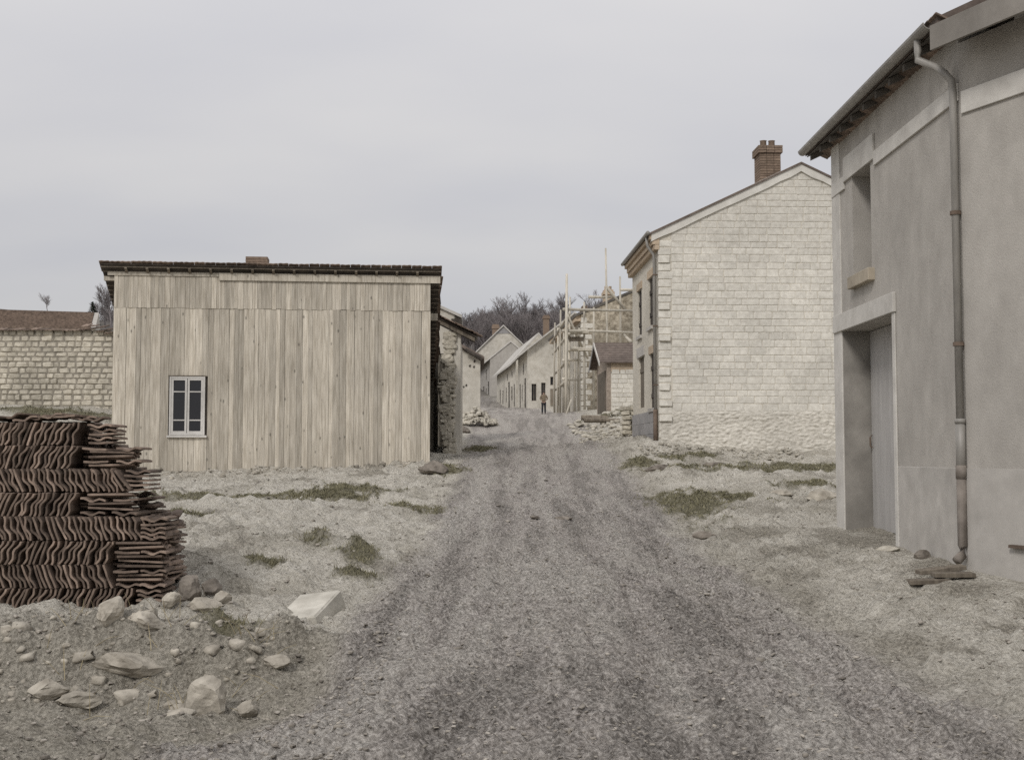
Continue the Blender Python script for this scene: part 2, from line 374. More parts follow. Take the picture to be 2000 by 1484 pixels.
A_ = np.zeros((n_c + 3, n_c + 3)); A_[:n_c, :n_c] = K; A_[:n_c, n_c:] = Pm; A_[n_c:, :n_c] = Pm.T
W_ = np.linalg.solve(A_, np.r_[CP[:, 2], 0, 0, 0])
def base_z(x, y):
    x = np.asarray(x, float); y = np.asarray(y, float); sh = x.shape; x = x.ravel(); y = y.ravel()
    out = W_[n_c] + W_[n_c + 1] * x + W_[n_c + 2] * y
    for i in range(n_c): out = out + W_[i] * _U((x - CP[i, 0]) ** 2 + (y - CP[i, 1]) ** 2)
    return out.reshape(sh)
def sstep(a, b, x):
    t = np.clip((x - a) / (b - a), 0, 1); return t * t * (3 - 2 * t)
_ry = np.array([-40, 3, 7, 10, 14, 18, 24, 30, 40, 55, 70, 95, 125, 160])
_rl = np.array([-2.3, -2.2, -1.9, -1.35, -1.15, -1.1, -1.2, -1.3, -1.5, -1.9, -2.4, -3.2, -5.5, -12.0])
_rr = np.array([3.0, 3.0, 2.9, 2.75, 2.5, 2.4, 2.5, 2.6, 2.6, 3.2, 3.4, 3.0, 0.2, -7.0])
def road_mask(x, y):
    l = np.interp(y, _ry, _rl); r = np.interp(y, _ry, _rr)
    wob = 0.35 * fbm(x * 0.9, y * 0.5, 3, 40)
    w = 0.22
    return sstep(l - w, l + w, x + wob) * (1 - sstep(r - w, r + w, x + wob)) * (1 - sstep(140, 160, y))
# grass patches: px, py, depth, half width, half depth
GRASS = [(700, 968, 23.2, 0.75, 1.0), (655, 985, 21.5, 0.7, 0.7), (430, 985, 20.5, 1.5, 0.9), (560, 975, 21.5, 1.0, 0.7), (370, 1018, 17.2, 0.45, 0.35), (710, 1085, 14.3, 0.28, 0.6), (610, 1075, 14.6, 0.3, 0.35),
         (520, 1108, 13.2, 0.22, 0.3), (815, 993, 20.0, 0.45, 0.6), (872, 918, 28.6, 0.4, 0.8), (1345, 985, 20.9, 0.62, 2.5), (1420, 990, 21.4, 0.75, 0.8), (1330, 925, 27.0, 0.75, 0.8), (1250, 905, 30, 0.5, 0.8), (1580, 915, 28.2, 1.6, 1.2), (1480, 922, 27.4, 1.0, 0.45),
         (1600, 957, 23.6, 0.75, 0.35), (940, 875, 37.5, 0.5, 1.5), (1340, 890, 31.0, 0.8, 0.5), (480, 1255, 10.2, 0.4, 0.3), (120, 795, 34.4, 2.6, 0.6), (700, 1120, 13.0, 0.25, 0.3), (1200, 815, 48.5, 1.2, 1.5)]
GP = []
for px, py, Y, a, b in GRASS:
    p = P(px, py, Y); GP.append((p.x, p.y, a, b))
def grass_mask(x, y):
    m = np.zeros_like(np.asarray(x, float)); wob = fbm(x * 2.2, y * 1.6, 4, 60) * 0.9
    wob = wob + 0.35 * perlin(x * 9, y * 7, 66)
    for cx, cy, a, b in GP:
        d = np.sqrt(((x - cx) / a) ** 2 + ((y - cy) / b) ** 2) + wob
        m = np.maximum(m, 1 - sstep(0.55, 1.15, d))
    return m
def ground_z(x, y):
    x = np.asarray(x, float); y = np.asarray(y, float)
    z = base_z(x, y); rm = road_mask(x, y); gm = grass_mask(x, y)
    near = (1 - sstep(34, 58, y)) * (1 - 0.75 * sstep(3.9, 4.7, x) * sstep(11, 12.5, y) * (1 - sstep(18.2, 19, y)))
    z = z + near * (0.13 * fbm(x * 0.55, y * 0.45, 3, 1) * (1 - 0.6 * rm) + 0.085 * fbm(x * 1.7, y * 1.3, 3, 5) * (1 - 0.55 * rm))
    # ruts and clods of the cart road
    l = np.interp(y, _ry, _rl); r = np.interp(y, _ry, _rr); u = (x - l) / (r - l)
    rut = sum(np.exp(-((u - c + 0.03 * perlin(y * 0.4, y * 0 + c * 9, 3)) / 0.055) ** 2) for c in (0.13, 0.31, 0.62, 0.84))
    z = z - near * rm * 0.05 * rut
    clod = np.abs(fbm(x * 6.5, y * 6.0, 3, 9)) ; z = z + near * rm * (0.13 * clod + 0.036 * fbm(x * 12, y * 9, 2, 14))
    z = z + near * (1 - rm) * (0.15 * np.abs(fbm(x * 2.6, y * 2.3, 4, 19, 0.55)) + 0.030 * fbm(x * 11, y * 9, 2, 23))
    # washed-out gutters along the two edges of the road
    for c, w_, dp_ in ((1.03, 0.07, 0.07), (-0.04, 0.08, 0.05)):
        z = z - near * dp_ * np.exp(-((u - c - 0.06 * perlin(y * 0.7, y * 0 + c * 5, 8)) / w_) ** 2) * (0.5 + 1.2 * np.abs(perlin(y * 0.9, y * 0 + c, 12)))
    # broken edge of the earth bank under the tile stack
    d_ = np.exp(-((y - (9.75 + 0.25 * perlin(x * 1.1, x * 0, 7))) / 0.5) ** 2) * (1 - sstep(-1.6, -1.0, x)) * sstep(-9, -6, x)
    z = z - 0.09 * np.exp(-((y - 8.95 - 0.2 * perlin(x * 1.3, x * 0, 7)) / 0.42) ** 2) * (1 - sstep(-1.5, -0.8, x)) * sstep(-9, -6, x)
    z = z - 0.25 * (1 - sstep(9.38, 9.78, y + 0.25 * perlin(x * 1.4, y * 1.0, 7))) * (1 - sstep(-1.7, -0.9, x)) * sstep(-9, -6, x) * sstep(6.3, 8.3, y)
    z = z + d_ * (0.15 + 0.28 * fbm(x * 1.8, y * 2.2, 4, 31))
    z = z + gm * 0.03
    return z
def gz(x, y): return float(ground_z(np.array([x]), np.array([y]))[0])
def G(px, py, Y):
    """a point on the built ground on the photograph's column px at depth Y"""
    x = xpix(px, py, Y); return Vector((x, Y, gz(x, Y)))

def axis(dense0, dense1, step, lo, hi, grow=1.12):
    a = list(np.arange(dense0, dense1 + 1e-6, step)); s = step; q = dense1
    while q < hi: s *= grow; q += s; a.append(q)
    s = step; q = dense0; pre = []
    while q > lo: s *= grow; q -= s; pre.append(q)
    return np.array(pre[::-1] + a)
gx = axis(-7.5, 7.2, 0.05, -650, 650, 1.10)
ys = [2.5]
while ys[-1] < 46: ys.append(ys[-1] + max(0.036, 0.0052 * ys[-1]))
s_ = 0.3
while ys[-1] < 800: s_ *= 1.05; ys.append(ys[-1] + s_)
pre = []; q, s_ = 2.5, 0.06
while q > -320: s_ *= 1.14; q -= s_; pre.append(q)
gy = np.array(pre[::-1] + ys)
XX, YY = np.meshgrid(gx, gy)
ZZ = ground_z(XX, YY)
RM = road_mask(XX, YY); GM = grass_mask(XX, YY)
# brown earth laid bare in the bank, along the gutters and in the bottom left
_wb = 0.5 * fbm(XX * 1.3, YY * 1.3, 3, 90)
EM = 0.75 * (1 - sstep(9.9, 10.5, YY + _wb * 0.6)) * (1 - sstep(-1.4, -0.6, XX + _wb)) * sstep(4, 5, YY)
_u = (XX - np.interp(YY, _ry, _rl)) / (np.interp(YY, _ry, _rr) - np.interp(YY, _ry, _rl))
EM = np.maximum(EM, 0.8 * np.exp(-((_u - 1.05 + 0.1 * _wb) / 0.10) ** 2) * (0.3 + np.abs(_wb) * 1.6))
EM = np.maximum(EM, sstep(0.18, 0.5, fbm(XX * 0.9, YY * 0.6, 4, 95)) * 0.75)
EM = np.maximum(EM, sstep(0.0, 0.35, fbm(XX * 0.7, YY * 0.55, 4, 97)) * 0.8 * sstep(2.2, 3.2, XX) * (1 - sstep(18, 22, YY)))
EM = np.clip(EM, 0, 1) * (1 - sstep(60, 90, YY))
nxv, nyv = len(gx), len(gy)
V = np.stack([XX, YY, ZZ], -1).reshape(-1, 3)
ii = (np.arange(nyv - 1)[:, None] * nxv + np.arange(nxv - 1)[None, :]).ravel()
Fq = np.stack([ii, ii + 1, ii + nxv + 1, ii + nxv], -1)
fr = (RM.ravel()[Fq].mean(1) > 0.5) & (V[Fq[:, 0], 1] > -60)

def ground_material():
    m = bpy.data.materials.new('chalky_ground'); m.use_nodes = True
    t = m.node_tree; L = t.links; bs = t.nodes['Principled BSDF']
    bs.inputs['Roughness'].default_value = 0.95; bs.inputs['Specular IOR Level'].default_value = 0.15
    pos = nd(t, 'ShaderNodeNewGeometry').outputs['Position']
    def noise(scale, detail=5, rough=0.6):
        n = nd(t, 'ShaderNodeTexNoise'); n.inputs['Scale'].default_value = scale; n.inputs['Detail'].default_value = detail
        n.inputs['Roughness'].default_value = rough; L.new(pos, n.inputs['Vector']); return n.outputs['Fac']
    def ramp(fac, *els):
        r = nd(t, 'ShaderNodeValToRGB'); cr = r.color_ramp
        while len(cr.elements) < len(els): cr.elements.new(0.5)
        for e, (p, c) in zip(cr.elements, els): e.position = p; e.color = (*c, 1)
        L.new(fac, r.inputs[0]); return r.outputs[0]
    def mix(f, a, b, typ='MIX'):
        x = nd(t, 'ShaderNodeMix', data_type='RGBA', blend_type=typ)
        if isinstance(f, float): x.inputs[0].default_value = f
        else: L.new(f, x.inputs[0])
        L.new(a, x.inputs[6]); L.new(b, x.inputs[7]); return x.outputs[2]
    at = nd(t, 'ShaderNodeVertexColor', layer_name='cover'); sp = nd(t, 'ShaderNodeSeparateColor'); L.new(at.outputs[0], sp.inputs[0])
    fine = noise(34, 6, 0.7); mid = noise(5.5, 6, 0.65); broad = noise(0.75, 4, 0.55)
    chalk = ramp(mid, (0.30, (0.27, 0.245, 0.195)), (0.46, (0.50, 0.465, 0.39)), (0.66, (0.68, 0.645, 0.565)))
    chalk = mix(0.55, chalk, ramp(fine, (0.35, (0.18, 0.16, 0.125)), (0.5, (0.52, 0.485, 0.41)), (0.65, (0.74, 0.705, 0.62))))
    chalk = mix(ramp(broad, (0.34, (0, 0, 0)), (0.52, (1, 1, 1))), mix(0.38, chalk, ramp(mid, (0.3, (0.16, 0.14, 0.095)), (0.7, (0.28, 0.25, 0.185)))), chalk)
    mud = ramp(mid, (0.32, (0.23, 0.202, 0.178)), (0.50, (0.36, 0.325, 0.29)), (0.68, (0.50, 0.46, 0.415)))
    mud = mix(0.7, mud, ramp(fine, (0.39, (0.10, 0.086, 0.074)), (0.50, (0.33, 0.297, 0.268)), (0.61, (0.62, 0.575, 0.525))))
    mud = mix(ramp(broad, (0.42, (0, 0, 0)), (0.68, (0.5, 0.5, 0.5))), mud, mix(0.5, mud, ramp(mid, (0.3, (0.36, 0.335, 0.285)), (0.7, (0.54, 0.51, 0.44)))))
    gr = ramp(fine, (0.32, (0.07, 0.066, 0.035)), (0.68, (0.27, 0.245, 0.165)))
    wood = ramp(noise(0.25, 5), (0.3, (0.085, 0.078, 0.07)), (0.7, (0.14, 0.125, 0.11)))
    earth = ramp(mid, (0.32, (0.155, 0.137, 0.105)), (0.68, (0.37, 0.335, 0.265)))
    earth = mix(0.55, earth, ramp(fine, (0.41, (0.08, 0.07, 0.053)), (0.59, (0.46, 0.42, 0.345))))
    chalk = mix(at.outputs[1], chalk, earth)
    a2_ = nd(t, 'ShaderNodeVertexColor', layer_name='tracks'); sp2 = nd(t, 'ShaderNodeSeparateColor'); L.new(a2_.outputs[0], sp2.inputs[0])
    def scl(v, k):
        m_ = nd(t, 'ShaderNodeMath', operation='MULTIPLY'); L.new(v, m_.inputs[0]); m_.inputs[1].default_value = k; return m_.outputs[0]
    dust = ramp(fine, (0.36, (0.20, 0.184, 0.16)), (0.5, (0.42, 0.39, 0.345)), (0.64, (0.62, 0.585, 0.525)))
    damp = ramp(fine, (0.38, (0.065, 0.057, 0.048)), (0.5, (0.19, 0.172, 0.152)), (0.63, (0.38, 0.352, 0.315)))
    mud = mix(scl(sp2.outputs[0], 0.75), mud, dust); mud = mix(scl(sp2.outputs[1], 0.62), mud, damp)
    c = mix(sp.outputs[0], chalk, mud); c = mix(sp.outputs[1], c, gr); c = mix(sp.outputs[2], c, wood)
    hs = nd(t, 'ShaderNodeHueSaturation'); hs.inputs['Saturation'].default_value = 0.88; L.new(c, hs.inputs['Color']); L.new(hs.outputs[0], bs.inputs['Base Color'])
    vo = nd(t, 'ShaderNodeTexVoronoi'); vo.inputs['Scale'].default_value = 17.0; L.new(pos, vo.inputs['Vector'])
    ad = nd(t, 'ShaderNodeMath', operation='MULTIPLY_ADD'); L.new(fine, ad.inputs[0]); ad.inputs[1].default_value = 0.8
    L.new(noise(14, 5), ad.inputs[2])
    a2 = nd(t, 'ShaderNodeMath', operation='MULTIPLY_ADD'); L.new(vo.outputs['Distance'], a2.inputs[0]); a2.inputs[1].default_value = -0.5; L.new(ad.outputs[0], a2.inputs[2])
    bp = nd(t, 'ShaderNodeBump'); bp.inputs['Strength'].default_value = 0.9; bp.inputs['Distance'].default_value = 0.07
    L.new(a2.outputs[0], bp.inputs['Height']); L.new(bp.outputs[0], bs.inputs['Normal'])
    return m
MT['ground'] = ground_material()
def ground_part(name, sel):
    F = Fq[sel]; used = np.unique(F); remap = np.full(len(V), -1); remap[used] = np.arange(len(used))
    o = mesh_np(name, V[used], remap[F], 'ground', smooth=True)
    col = np.ones((len(used), 4), np.float32)
    col[:, 0] = RM.ravel()[used]; col[:, 1] = GM.ravel()[used]; col[:, 2] = sstep(110, 160, V[used, 1]); col[:, 3] = EM.ravel()[used]
    tr = np.zeros((len(used), 4), np.float32); tr[:, 3] = 1
    xx_, yy_ = V[used, 0], V[used, 1]; uu = (xx_ - np.interp(yy_, _ry, _rl)) / (np.interp(yy_, _ry, _rr) - np.interp(yy_, _ry, _rl))
    st = fbm(uu * 9.0, yy_ * 0.16, 4, 120, 0.6); st2 = fbm(uu * 22.0, yy_ * 0.5, 3, 130, 0.6)
    tr[:, 0] = np.clip(sstep(-0.05, 0.45, st + 0.45 * st2 + 0.25 * np.exp(-((uu - 0.12) / 0.12) ** 2)), 0, 1)      # pale dry dust streaks
    tr[:, 1] = np.clip(sstep(0.05, 0.5, -st + 0.5 * st2 + 0.15 * np.exp(-((uu - 0.72) / 0.2) ** 2)), 0, 1)         # damp wheel tracks
    a = o.data.color_attributes.new('tracks', 'FLOAT_COLOR', 'POINT'); a.data.foreach_set('color', tr.ravel())
    a = o.data.color_attributes.new('cover', 'FLOAT_COLOR', 'POINT'); a.data.foreach_set('color', col.ravel())
    tag(o, kind='structure'); return o
ground_part('ground', ~fr)
ground_part('dirt_road', fr)

# ------------------------------------------------------------------ wooden shed
SA = math.atan(0.104)
sl = P(217, 890, 29.6); sr = P(839.5, 905, 30.39)
SW = math.hypot(sr.x - sl.x, sr.y - sl.y)
S0 = 1.0                                              # foot of the boards (in the ground)
shed = thing('wooden_shed', 'wide pine board shed with high front, one small casement window and roof sloping away', 'shed', (sl.x, sl.y, S0), SA)
z_top = zpix(533, 30.0) - S0; z_joint = zpix(603, 30.0) - S0
wx0, wx1 = (P(330, 790, 29.7).x - sl.x), (P(399, 790, 29.7).x - sl.x)
wz0, wz1 = zpix(850, 29.8) - S0, zpix(735, 29.8) - S0
SD = 4.95; SLOPE = math.tan(math.radians(29.5))
b = MB(); b.wall(0.02, SW - 0.02, 0, z_top - 0.12, [(wx0, wx1, wz0, wz1)], lambda a, z, d: (a, 0.03 + d, z), 0.08); b.build('frame_wall', 'dark_wood', shed)
b = MB()
b.prism([(0.12, 0), (SD - 0.2, 0), (SD - 0.2, z_top - (SD - 0.2) * SLOPE - 0.2), (0.12, z_top - 0.24)], lambda a, z, d: (d, a, z), 0.03, 0.09)
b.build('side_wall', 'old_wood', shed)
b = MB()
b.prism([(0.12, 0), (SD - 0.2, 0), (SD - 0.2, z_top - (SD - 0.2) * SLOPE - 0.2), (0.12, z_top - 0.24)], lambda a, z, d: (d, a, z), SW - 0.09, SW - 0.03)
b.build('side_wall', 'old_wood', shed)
b = MB(); b.box(0.1, SW - 0.1, SD - 0.19, SD - 0.12, 0, z_top - SD * SLOPE); b.build('rear_wall', 'old_wood', shed)
pm = MB(); pm.box(0, 1, 0, 1, 0, 1); plank_me = pm.mesh('plank'); plank_me.materials.append(MT['plank'])
def plank(x0, x1, z0, z1, y=0.0, th=0.024, parent=shed):
    o = link('plank', plank_me, None, parent, (x0, y - th, z0)); o.scale = (x1 - x0 - 0.004, th, z1 - z0)
    o.rotation_euler = (0, random.uniform(-0.0012, 0.0012), 0); return o
x = 0.0
while x < SW - 0.03:
    w = random.choice((0.10, 0.115, 0.13, 0.145, 0.16)); x1 = min(x + w, SW)
    if SW - x1 < 0.06: x1 = SW
    yy = 0.028 - random.choice((0, 0, 0.004, 0.008))
    cx = (x + x1) / 2
    if wx0 - 0.02 < cx < wx1 + 0.02:
        plank(x, x1, -0.3, wz0, yy); plank(x, x1, wz1, z_joint, yy)
    else:
        plank(x, x1, -0.3 + random.uniform(-0.02, 0.02), z_joint + random.uniform(-0.012, 0.004), yy)
    x = x1
x = 0.0
while x < SW - 0.03:
    w = random.choice((0.09, 0.105, 0.12, 0.14)); x1 = min(x + w, SW)
    if SW - x1 < 0.05: x1 = SW
    plank(x, x1, z_joint - 0.012 + random.uniform(-0.012, 0.012), z_top - 0.10, 0.016 - random.choice((0, 0, 0.005, 0.008)))
    x = x1
# fascia boards under the eave
fx = P(428, 540, 29.8).x - sl.x
b = MB(); b.box(fx, SW + 0.24, -0.062, -0.032, z_top - 0.21, z_top - 0.03); b.build('fascia_board', 'plank', shed)
b = MB(); b.box(-0.16, fx - 0.01, -0.04, -0.018, z_top - 0.12, z_top - 0.03); b.build('fascia_board', 'plank', shed)
b = MB(); b.box(-0.26, 0.0, 0.03, 0.13, z_top - 0.24, z_top - 0.14); b.build('wall_plate', 'plank', shed)
b = MB(); b.box(SW, SW + 0.23, 1.15, 1.27, z_top - 1.0, z_top - 0.82); b.build('purlin', 'plank', shed)
# roof: rafters, battens, deck of tiles falling away to the back
OF = 0.23; OL, OR_ = 0.29, 0.25
ru = lambda y: z_top - 0.05 - y * SLOPE                # underside of battens
for k in range(17):
    xr = -OL + 0.08 + k * (SW + OL + OR_ - 0.16) / 16
    if 0 < k < 16:
        b = MB(); b.prism([(-OF + 0.04, ru(-OF + 0.04) - 0.035), (0.6, ru(0.6) - 0.035), (0.6, ru(0.6)), (-OF + 0.04, ru(-OF + 0.04))], lambda a, z, d: (d, a, z), xr - 0.03, xr + 0.03)
        b.build('rafter', 'old_wood', shed)
for k in range(33):
    y = -OF + 0.05 + k * 0.163
    b = MB(); b.box(-OL, SW + OR_ + random.uniform(-0.02, 0.03), y, y + 0.045, ru(y) + 0.002, ru(y) + 0.03); o = b.build('batten', 'old_wood', shed)
b = MB(); b.prism([(-OF, ru(-OF) + 0.034), (SD, ru(SD) + 0.034), (SD, ru(SD) + 0.052), (-OF, ru(-OF) + 0.052)], lambda a, z, d: (d, a, z), -OL, SW + OR_ - 0.03)
b.build('roof_deck', 'dark_wood', shed)
tm = MB(); tm.prism([(0, 0), (0.06, 0.012), (0.13, 0.0), (0.20, 0.012), (0.243, 0.004), (0.243, 0.022), (0.20, 0.030), (0.13, 0.018), (0.06, 0.030), (0, 0.018)], lambda a, z, d: (a, d, z), 0, 0.40)
ftile = tm.mesh('roof_tile'); ftile.materials.append(MT['tile'])
sang = math.atan(SLOPE)
nt = 0
for k in range(int((SW + OL + OR_) / 0.25) + 1):
    o = link('roof_tile', ftile, None, shed, (-OL - 0.03 + k * 0.25, -OF - 0.05 + random.uniform(-0.015, 0.015), ru(-OF) + 0.065 + 0.05 * SLOPE + random.uniform(-0.006, 0.008)))
    o.rotation_euler = (-sang + random.uniform(-0.02, 0.02), random.uniform(-0.02, 0.02), random.uniform(-0.03, 0.03))
for k in range(14):
    y = -OF + 0.32 + k * 0.34
    o = link('roof_tile', ftile, None, shed, (SW + OR_ - 0.20 + random.uniform(-0.02, 0.07), y, ru(y) + 0.065 + random.uniform(0, 0.03)))
    o.rotation_euler = (-sang + random.uniform(-0.08, 0.05), random.uniform(-0.05, 0.05), random.uniform(-0.15, 0.12))
# the rest of the covering, hidden from the road: rows joined
b = MB()
for k in range(1, 15):
    y = -OF + k * 0.345; z = ru(y) + 0.06
    b.prism([(y, z), (y + 0.36, z - 0.36 * SLOPE), (y + 0.36, z - 0.36 * SLOPE + 0.02), (y, z + 0.035)], lambda a, zz, d: (d, a, zz), -OL + 0.01, SW + OR_ - 0.06)
b.build('roof_covering', 'tile', shed)
# chimney behind the ridge of the front
cx0 = P(507, 505, 31.6).x - sl.x - 0.16; cx1 = P(549, 505, 31.6).x - sl.x - 0.16
b = MB(); zc0 = zpix(499, 31.4) - S0
for k in range(13):
    o_ = random.uniform(-0.008, 0.008)
    b.box(cx0 + o_, cx1 + o_, 1.6, 2.1, zc0 - 0.075 * (k + 1), zc0 - 0.075 * k - 0.01)
b.box(cx0 + 0.02, cx1 - 0.02, 1.62, 2.08, zc0 - 1.0, zc0 - 0.02)
b.build('chimney', 'brick', shed)
# casement window
wroot = MB(); fw = 0.05
wroot.box(wx0 + 0.004, wx0 + fw, -0.02, 0.06, wz0, wz1); wroot.box(wx1 - fw, wx1 - 0.004, -0.02, 0.06, wz0, wz1)
wroot.box(wx0 + fw, wx1 - fw, -0.02, 0.06, wz1 - 0.05, wz1 - 0.004); wroot.box(wx0 + fw, wx1 - fw, -0.02, 0.06, wz0 + 0.004, wz0 + 0.05)
win = wroot.build('window', 'white_paint', shed, bevel=0.004)
wm = (wx0 + wx1) / 2
for (a0, a1) in ((wx0 + fw, wm - 0.004), (wm + 0.004, wx1 - fw)):
    b = MB(); sz0, sz1 = wz0 + 0.052, wz1 - 0.052
    b.box(a0 + 0.003, a0 + 0.05, -0.012, 0.035, sz0, sz1); b.box(a1 - 0.05, a1 - 0.003, -0.012, 0.035, sz0, sz1)
    b.box(a0 + 0.05, a1 - 0.05, -0.012, 0.035, sz1 - 0.045, sz1); b.box(a0 + 0.05, a1 - 0.05, -0.012, 0.035, sz0, sz0 + 0.05)
    hz = [sz0 + 0.05, sz0 + 0.05 + (sz1 - sz0 - 0.095) * 0.215, sz0 + 0.05 + (sz1 - sz0 - 0.095) * 0.775, sz1 - 0.045]
    for z in hz[1:3]: b.box(a0 + 0.05, a1 - 0.05, -0.006, 0.028, z - 0.014, z + 0.014)
    b.build('sash', 'white_paint', win)
    for i in range(3):
        q = MB(); q.box(a0 + 0.05, a1 - 0.05, 0.008, 0.013, hz[i] + 0.014 * (i > 0), hz[i + 1] - 0.014 * (i < 2)); q.build('pane', 'pane', win)
b = MB(); b.box(wx0 - 0.04, wx1 + 0.05, -0.065, 0.02, wz0 - 0.05, wz0 - 0.004); b.build('sill', 'white_paint', win)
b = MB(); b.box(wx0 - 0.03, wx1 + 0.03, -0.03, 0.02, wz1 + 0.002, wz1 + 0.022); b.build('drip_board', 'old_wood', win)
for k in range(2):
    b = MB(); a = (wx0 + 0.2, wx1 - 0.2)[k]; b.tube([(a, 0.07, wz0 + 0.05), (a, 0.07, wz0 + 0.12), (a, 0.07, wz0 + 0.17), (a, 0.07, wz0 + 0.24)], [0.04, 0.045, 0.02, 0.015], 8); b.build('bottle', 'white_paint', win)

# ------------------------------------------------------------------ stack of roof tiles
TL, TW, TT = 0.40, 0.222, 0.018
def tile_mesh(amp=0.013, lip=0.006):
    n = 8; prof = []
    for i in range(n + 1):
        t = i / n
        h = amp * math.sin(2 * PI * t * 1.5 + 0.5) + (lip if i in (0, n) else 0)
        prof.append((t * TW - TW / 2, h))
    m = MB(); poly = [(a, h - TT / 2) for a, h in prof] + [(a, h + TT / 2) for a, h in prof[::-1]]
    nn = n + 1; N = 2 * nn
    vs = [(a, -TL / 2, z) for a, z in poly] + [(a, TL / 2, z) for a, z in poly]
    fs = []
    for i in range(N): fs.append((i, (i + 1) % N, N + (i + 1) % N, N + i))
    for e in (0, N):
        for i in range(n): fs.append((e + i, e + i + 1, e + N - 2 - i, e + N - 1 - i))
    m.add(vs, fs)
    me = m.mesh('roof_tile'); me.materials.append(MT['tile']); return me
tile_me = tile_mesh(); tile_flat = tile_mesh(0.002, 0.004)
TY = 11.0
stack_p = P(200, 1195, TY)
stack = thing('roof_tile_stack', 'tall stack of brown clay roof tiles, standing and lying in rows, on the earth bank', 'tile stack', stack_p)
tiles = []
def put_tile(x, y, z, rot):
    tiles.append((Vector((x, y, z)), rot))
sx = lambda px: xpix(px, 1000, TY) - stack_p.x
rowh = 0.2115
z = 0.0
rows = [  # lean (+1 "/", -1 "\"), end of the standing tiles, end of the lying tiles
    (+1, 265, 317), (-1, 219, 323), (+1, 219, 326), (-1, 276, 318), (+1, 144, 266), (-1, 222, 290), (+1, 141, 263), (+1, 138, 214)]
R = random.Random(5)
for ri, (lean, e1, e2) in enumerate(rows):
    z0 = ri * rowh
    set_back = 0.0 if ri < 4 else 0.05 * (ri - 3)
    x = sx(-70 - 9 * (ri % 3)); xe = sx(e1)
    while x < xe - 0.02:
        a = lean * math.radians(R.uniform(17, 29))
        yj = set_back + R.uniform(-0.025, 0.025)
        # stand on the long side: width upright, profile facing the road
        rot = Matrix.Rotation(a, 4, 'Y') @ Matrix.Rotation(PI / 2, 4, 'Y')
        if R.random() < 0.5: rot = rot @ Matrix.Rotation(PI, 4, 'Z')
        put_tile(x, yj + TL / 2, z0 + rowh / 2 - 0.004, rot)
        x += R.uniform(0.041, 0.056)
    # lying tiles: flat layers
    xl = sx(e1) + 0.03; xr = sx(e2); zl = z0 + 0.018; lay = 0
    while zl < z0 + rowh - 0.006:
        wide = xr - xl
        if wide > 0.36 and (lay + ri) % 3 != 1:          # long side to the road
            nn_ = max(1, round(wide / (TL + 0.02)))
            for q_ in range(nn_):
                xx = xl + TL / 2 + (wide - TL) * (q_ / max(1, nn_ - 1)) if nn_ > 1 else (xl + xr) / 2
                for dy_ in (0.5, 1.55):
                    rot = Matrix.Rotation(PI / 2 + R.uniform(-0.05, 0.05), 4, 'Z') @ Matrix.Rotation(R.uniform(-0.05, 0.05), 4, 'X')
                    put_tile(xx + R.uniform(-0.02, 0.015) - (0.13 if dy_ > 1 else 0), set_back + TW * dy_ + R.uniform(-0.02, 0.02), zl, rot)
        else:                                            # or short ends
            nn_ = max(1, round(wide / (TW + 0.012)))
            for q_ in range(nn_):
                xx = xl + TW / 2 + (wide - TW) * (q_ / max(1, nn_ - 1)) if nn_ > 1 else (xl + xr) / 2
                rot = Matrix.Rotation(R.uniform(-0.06, 0.06), 4, 'Z') @ Matrix.Rotation(R.uniform(-0.06, 0.06), 4, 'Y')
                put_tile(xx, set_back + TL / 2 + R.uniform(-0.03, 0.02), zl, rot)
        zl += R.uniform(0.036, 0.043); lay += 1
# loose tiles leaning at the end of the fourth row and lying on top
for px, z, a in ((287, 3, -38), (297, 3, -30), (309, 3, -44), (225, 5, -32), (236, 5, -40)):
    put_tile(sx(px), TL / 2 + 0.02, z * rowh + rowh / 2, Matrix.Rotation(math.radians(a), 4, 'Y') @ Matrix.Rotation(PI / 2, 4, 'Y'))
for k in range(8):
    put_tile(sx(-60) + 0.13 + k * 0.125, 0.4 + R.uniform(-0.05, 0.05), 8 * rowh + 0.02 + R.uniform(0, 0.03), Matrix.Rotation(R.uniform(-0.3, 0.3), 4, 'Z') @ Matrix.Rotation(R.uniform(-0.25, 0.05), 4, 'Y'))
# ragged end of the stack, set back from the face
for px, y0, zr0, zr1 in ((286, 0.34, 0.2, 3.7), (272, 0.66, 0.6, 3.9), (236, 0.50, 4.0, 5.0)):
    zl = zr0 * rowh
    while zl < zr1 * rowh:
        rot = Matrix.Rotation(R.choice((0, PI / 2)) * 0 + R.uniform(-0.2, 0.2), 4, 'Z') @ Matrix.Rotation(R.uniform(-0.14, 0.14), 4, 'Y') @ Matrix.Rotation(R.uniform(-0.1, 0.1), 4, 'X')
        put_tile(sx(px) + R.uniform(-0.05, 0.045), y0 + TL / 2 + R.uniform(-0.03, 0.04), zl, rot); zl += R.uniform(0.038, 0.05)
tiles.sort(key=lambda t: (t[0].x < sx(20)) or t[0].y > 0.6)
def tile_join(lst, name):
    base = np.array([v.co[:] for v in tile_me.vertices]); fs = [tuple(p.vertices) for p in tile_me.polygons]
    Vs, Fs = [], []
    for loc, rot in lst:
        M_ = np.array(rot)[:3, :3]; bidx = len(Vs) * len(base)
        Vs.append(base @ M_.T + np.array(loc)); Fs += [tuple(i + bidx for i in f) for f in fs]
    o = mesh_np(name, np.concatenate(Vs), Fs, 'tile', stack); o['kind'] = 'stuff'; return o
for loc, rot in tiles[:300]:
    o = link('roof_tile', R.choice((tile_me, tile_me, tile_flat)), None, stack); o.matrix_local = Matrix.Translation(loc) @ rot
core = list(tiles[300:])
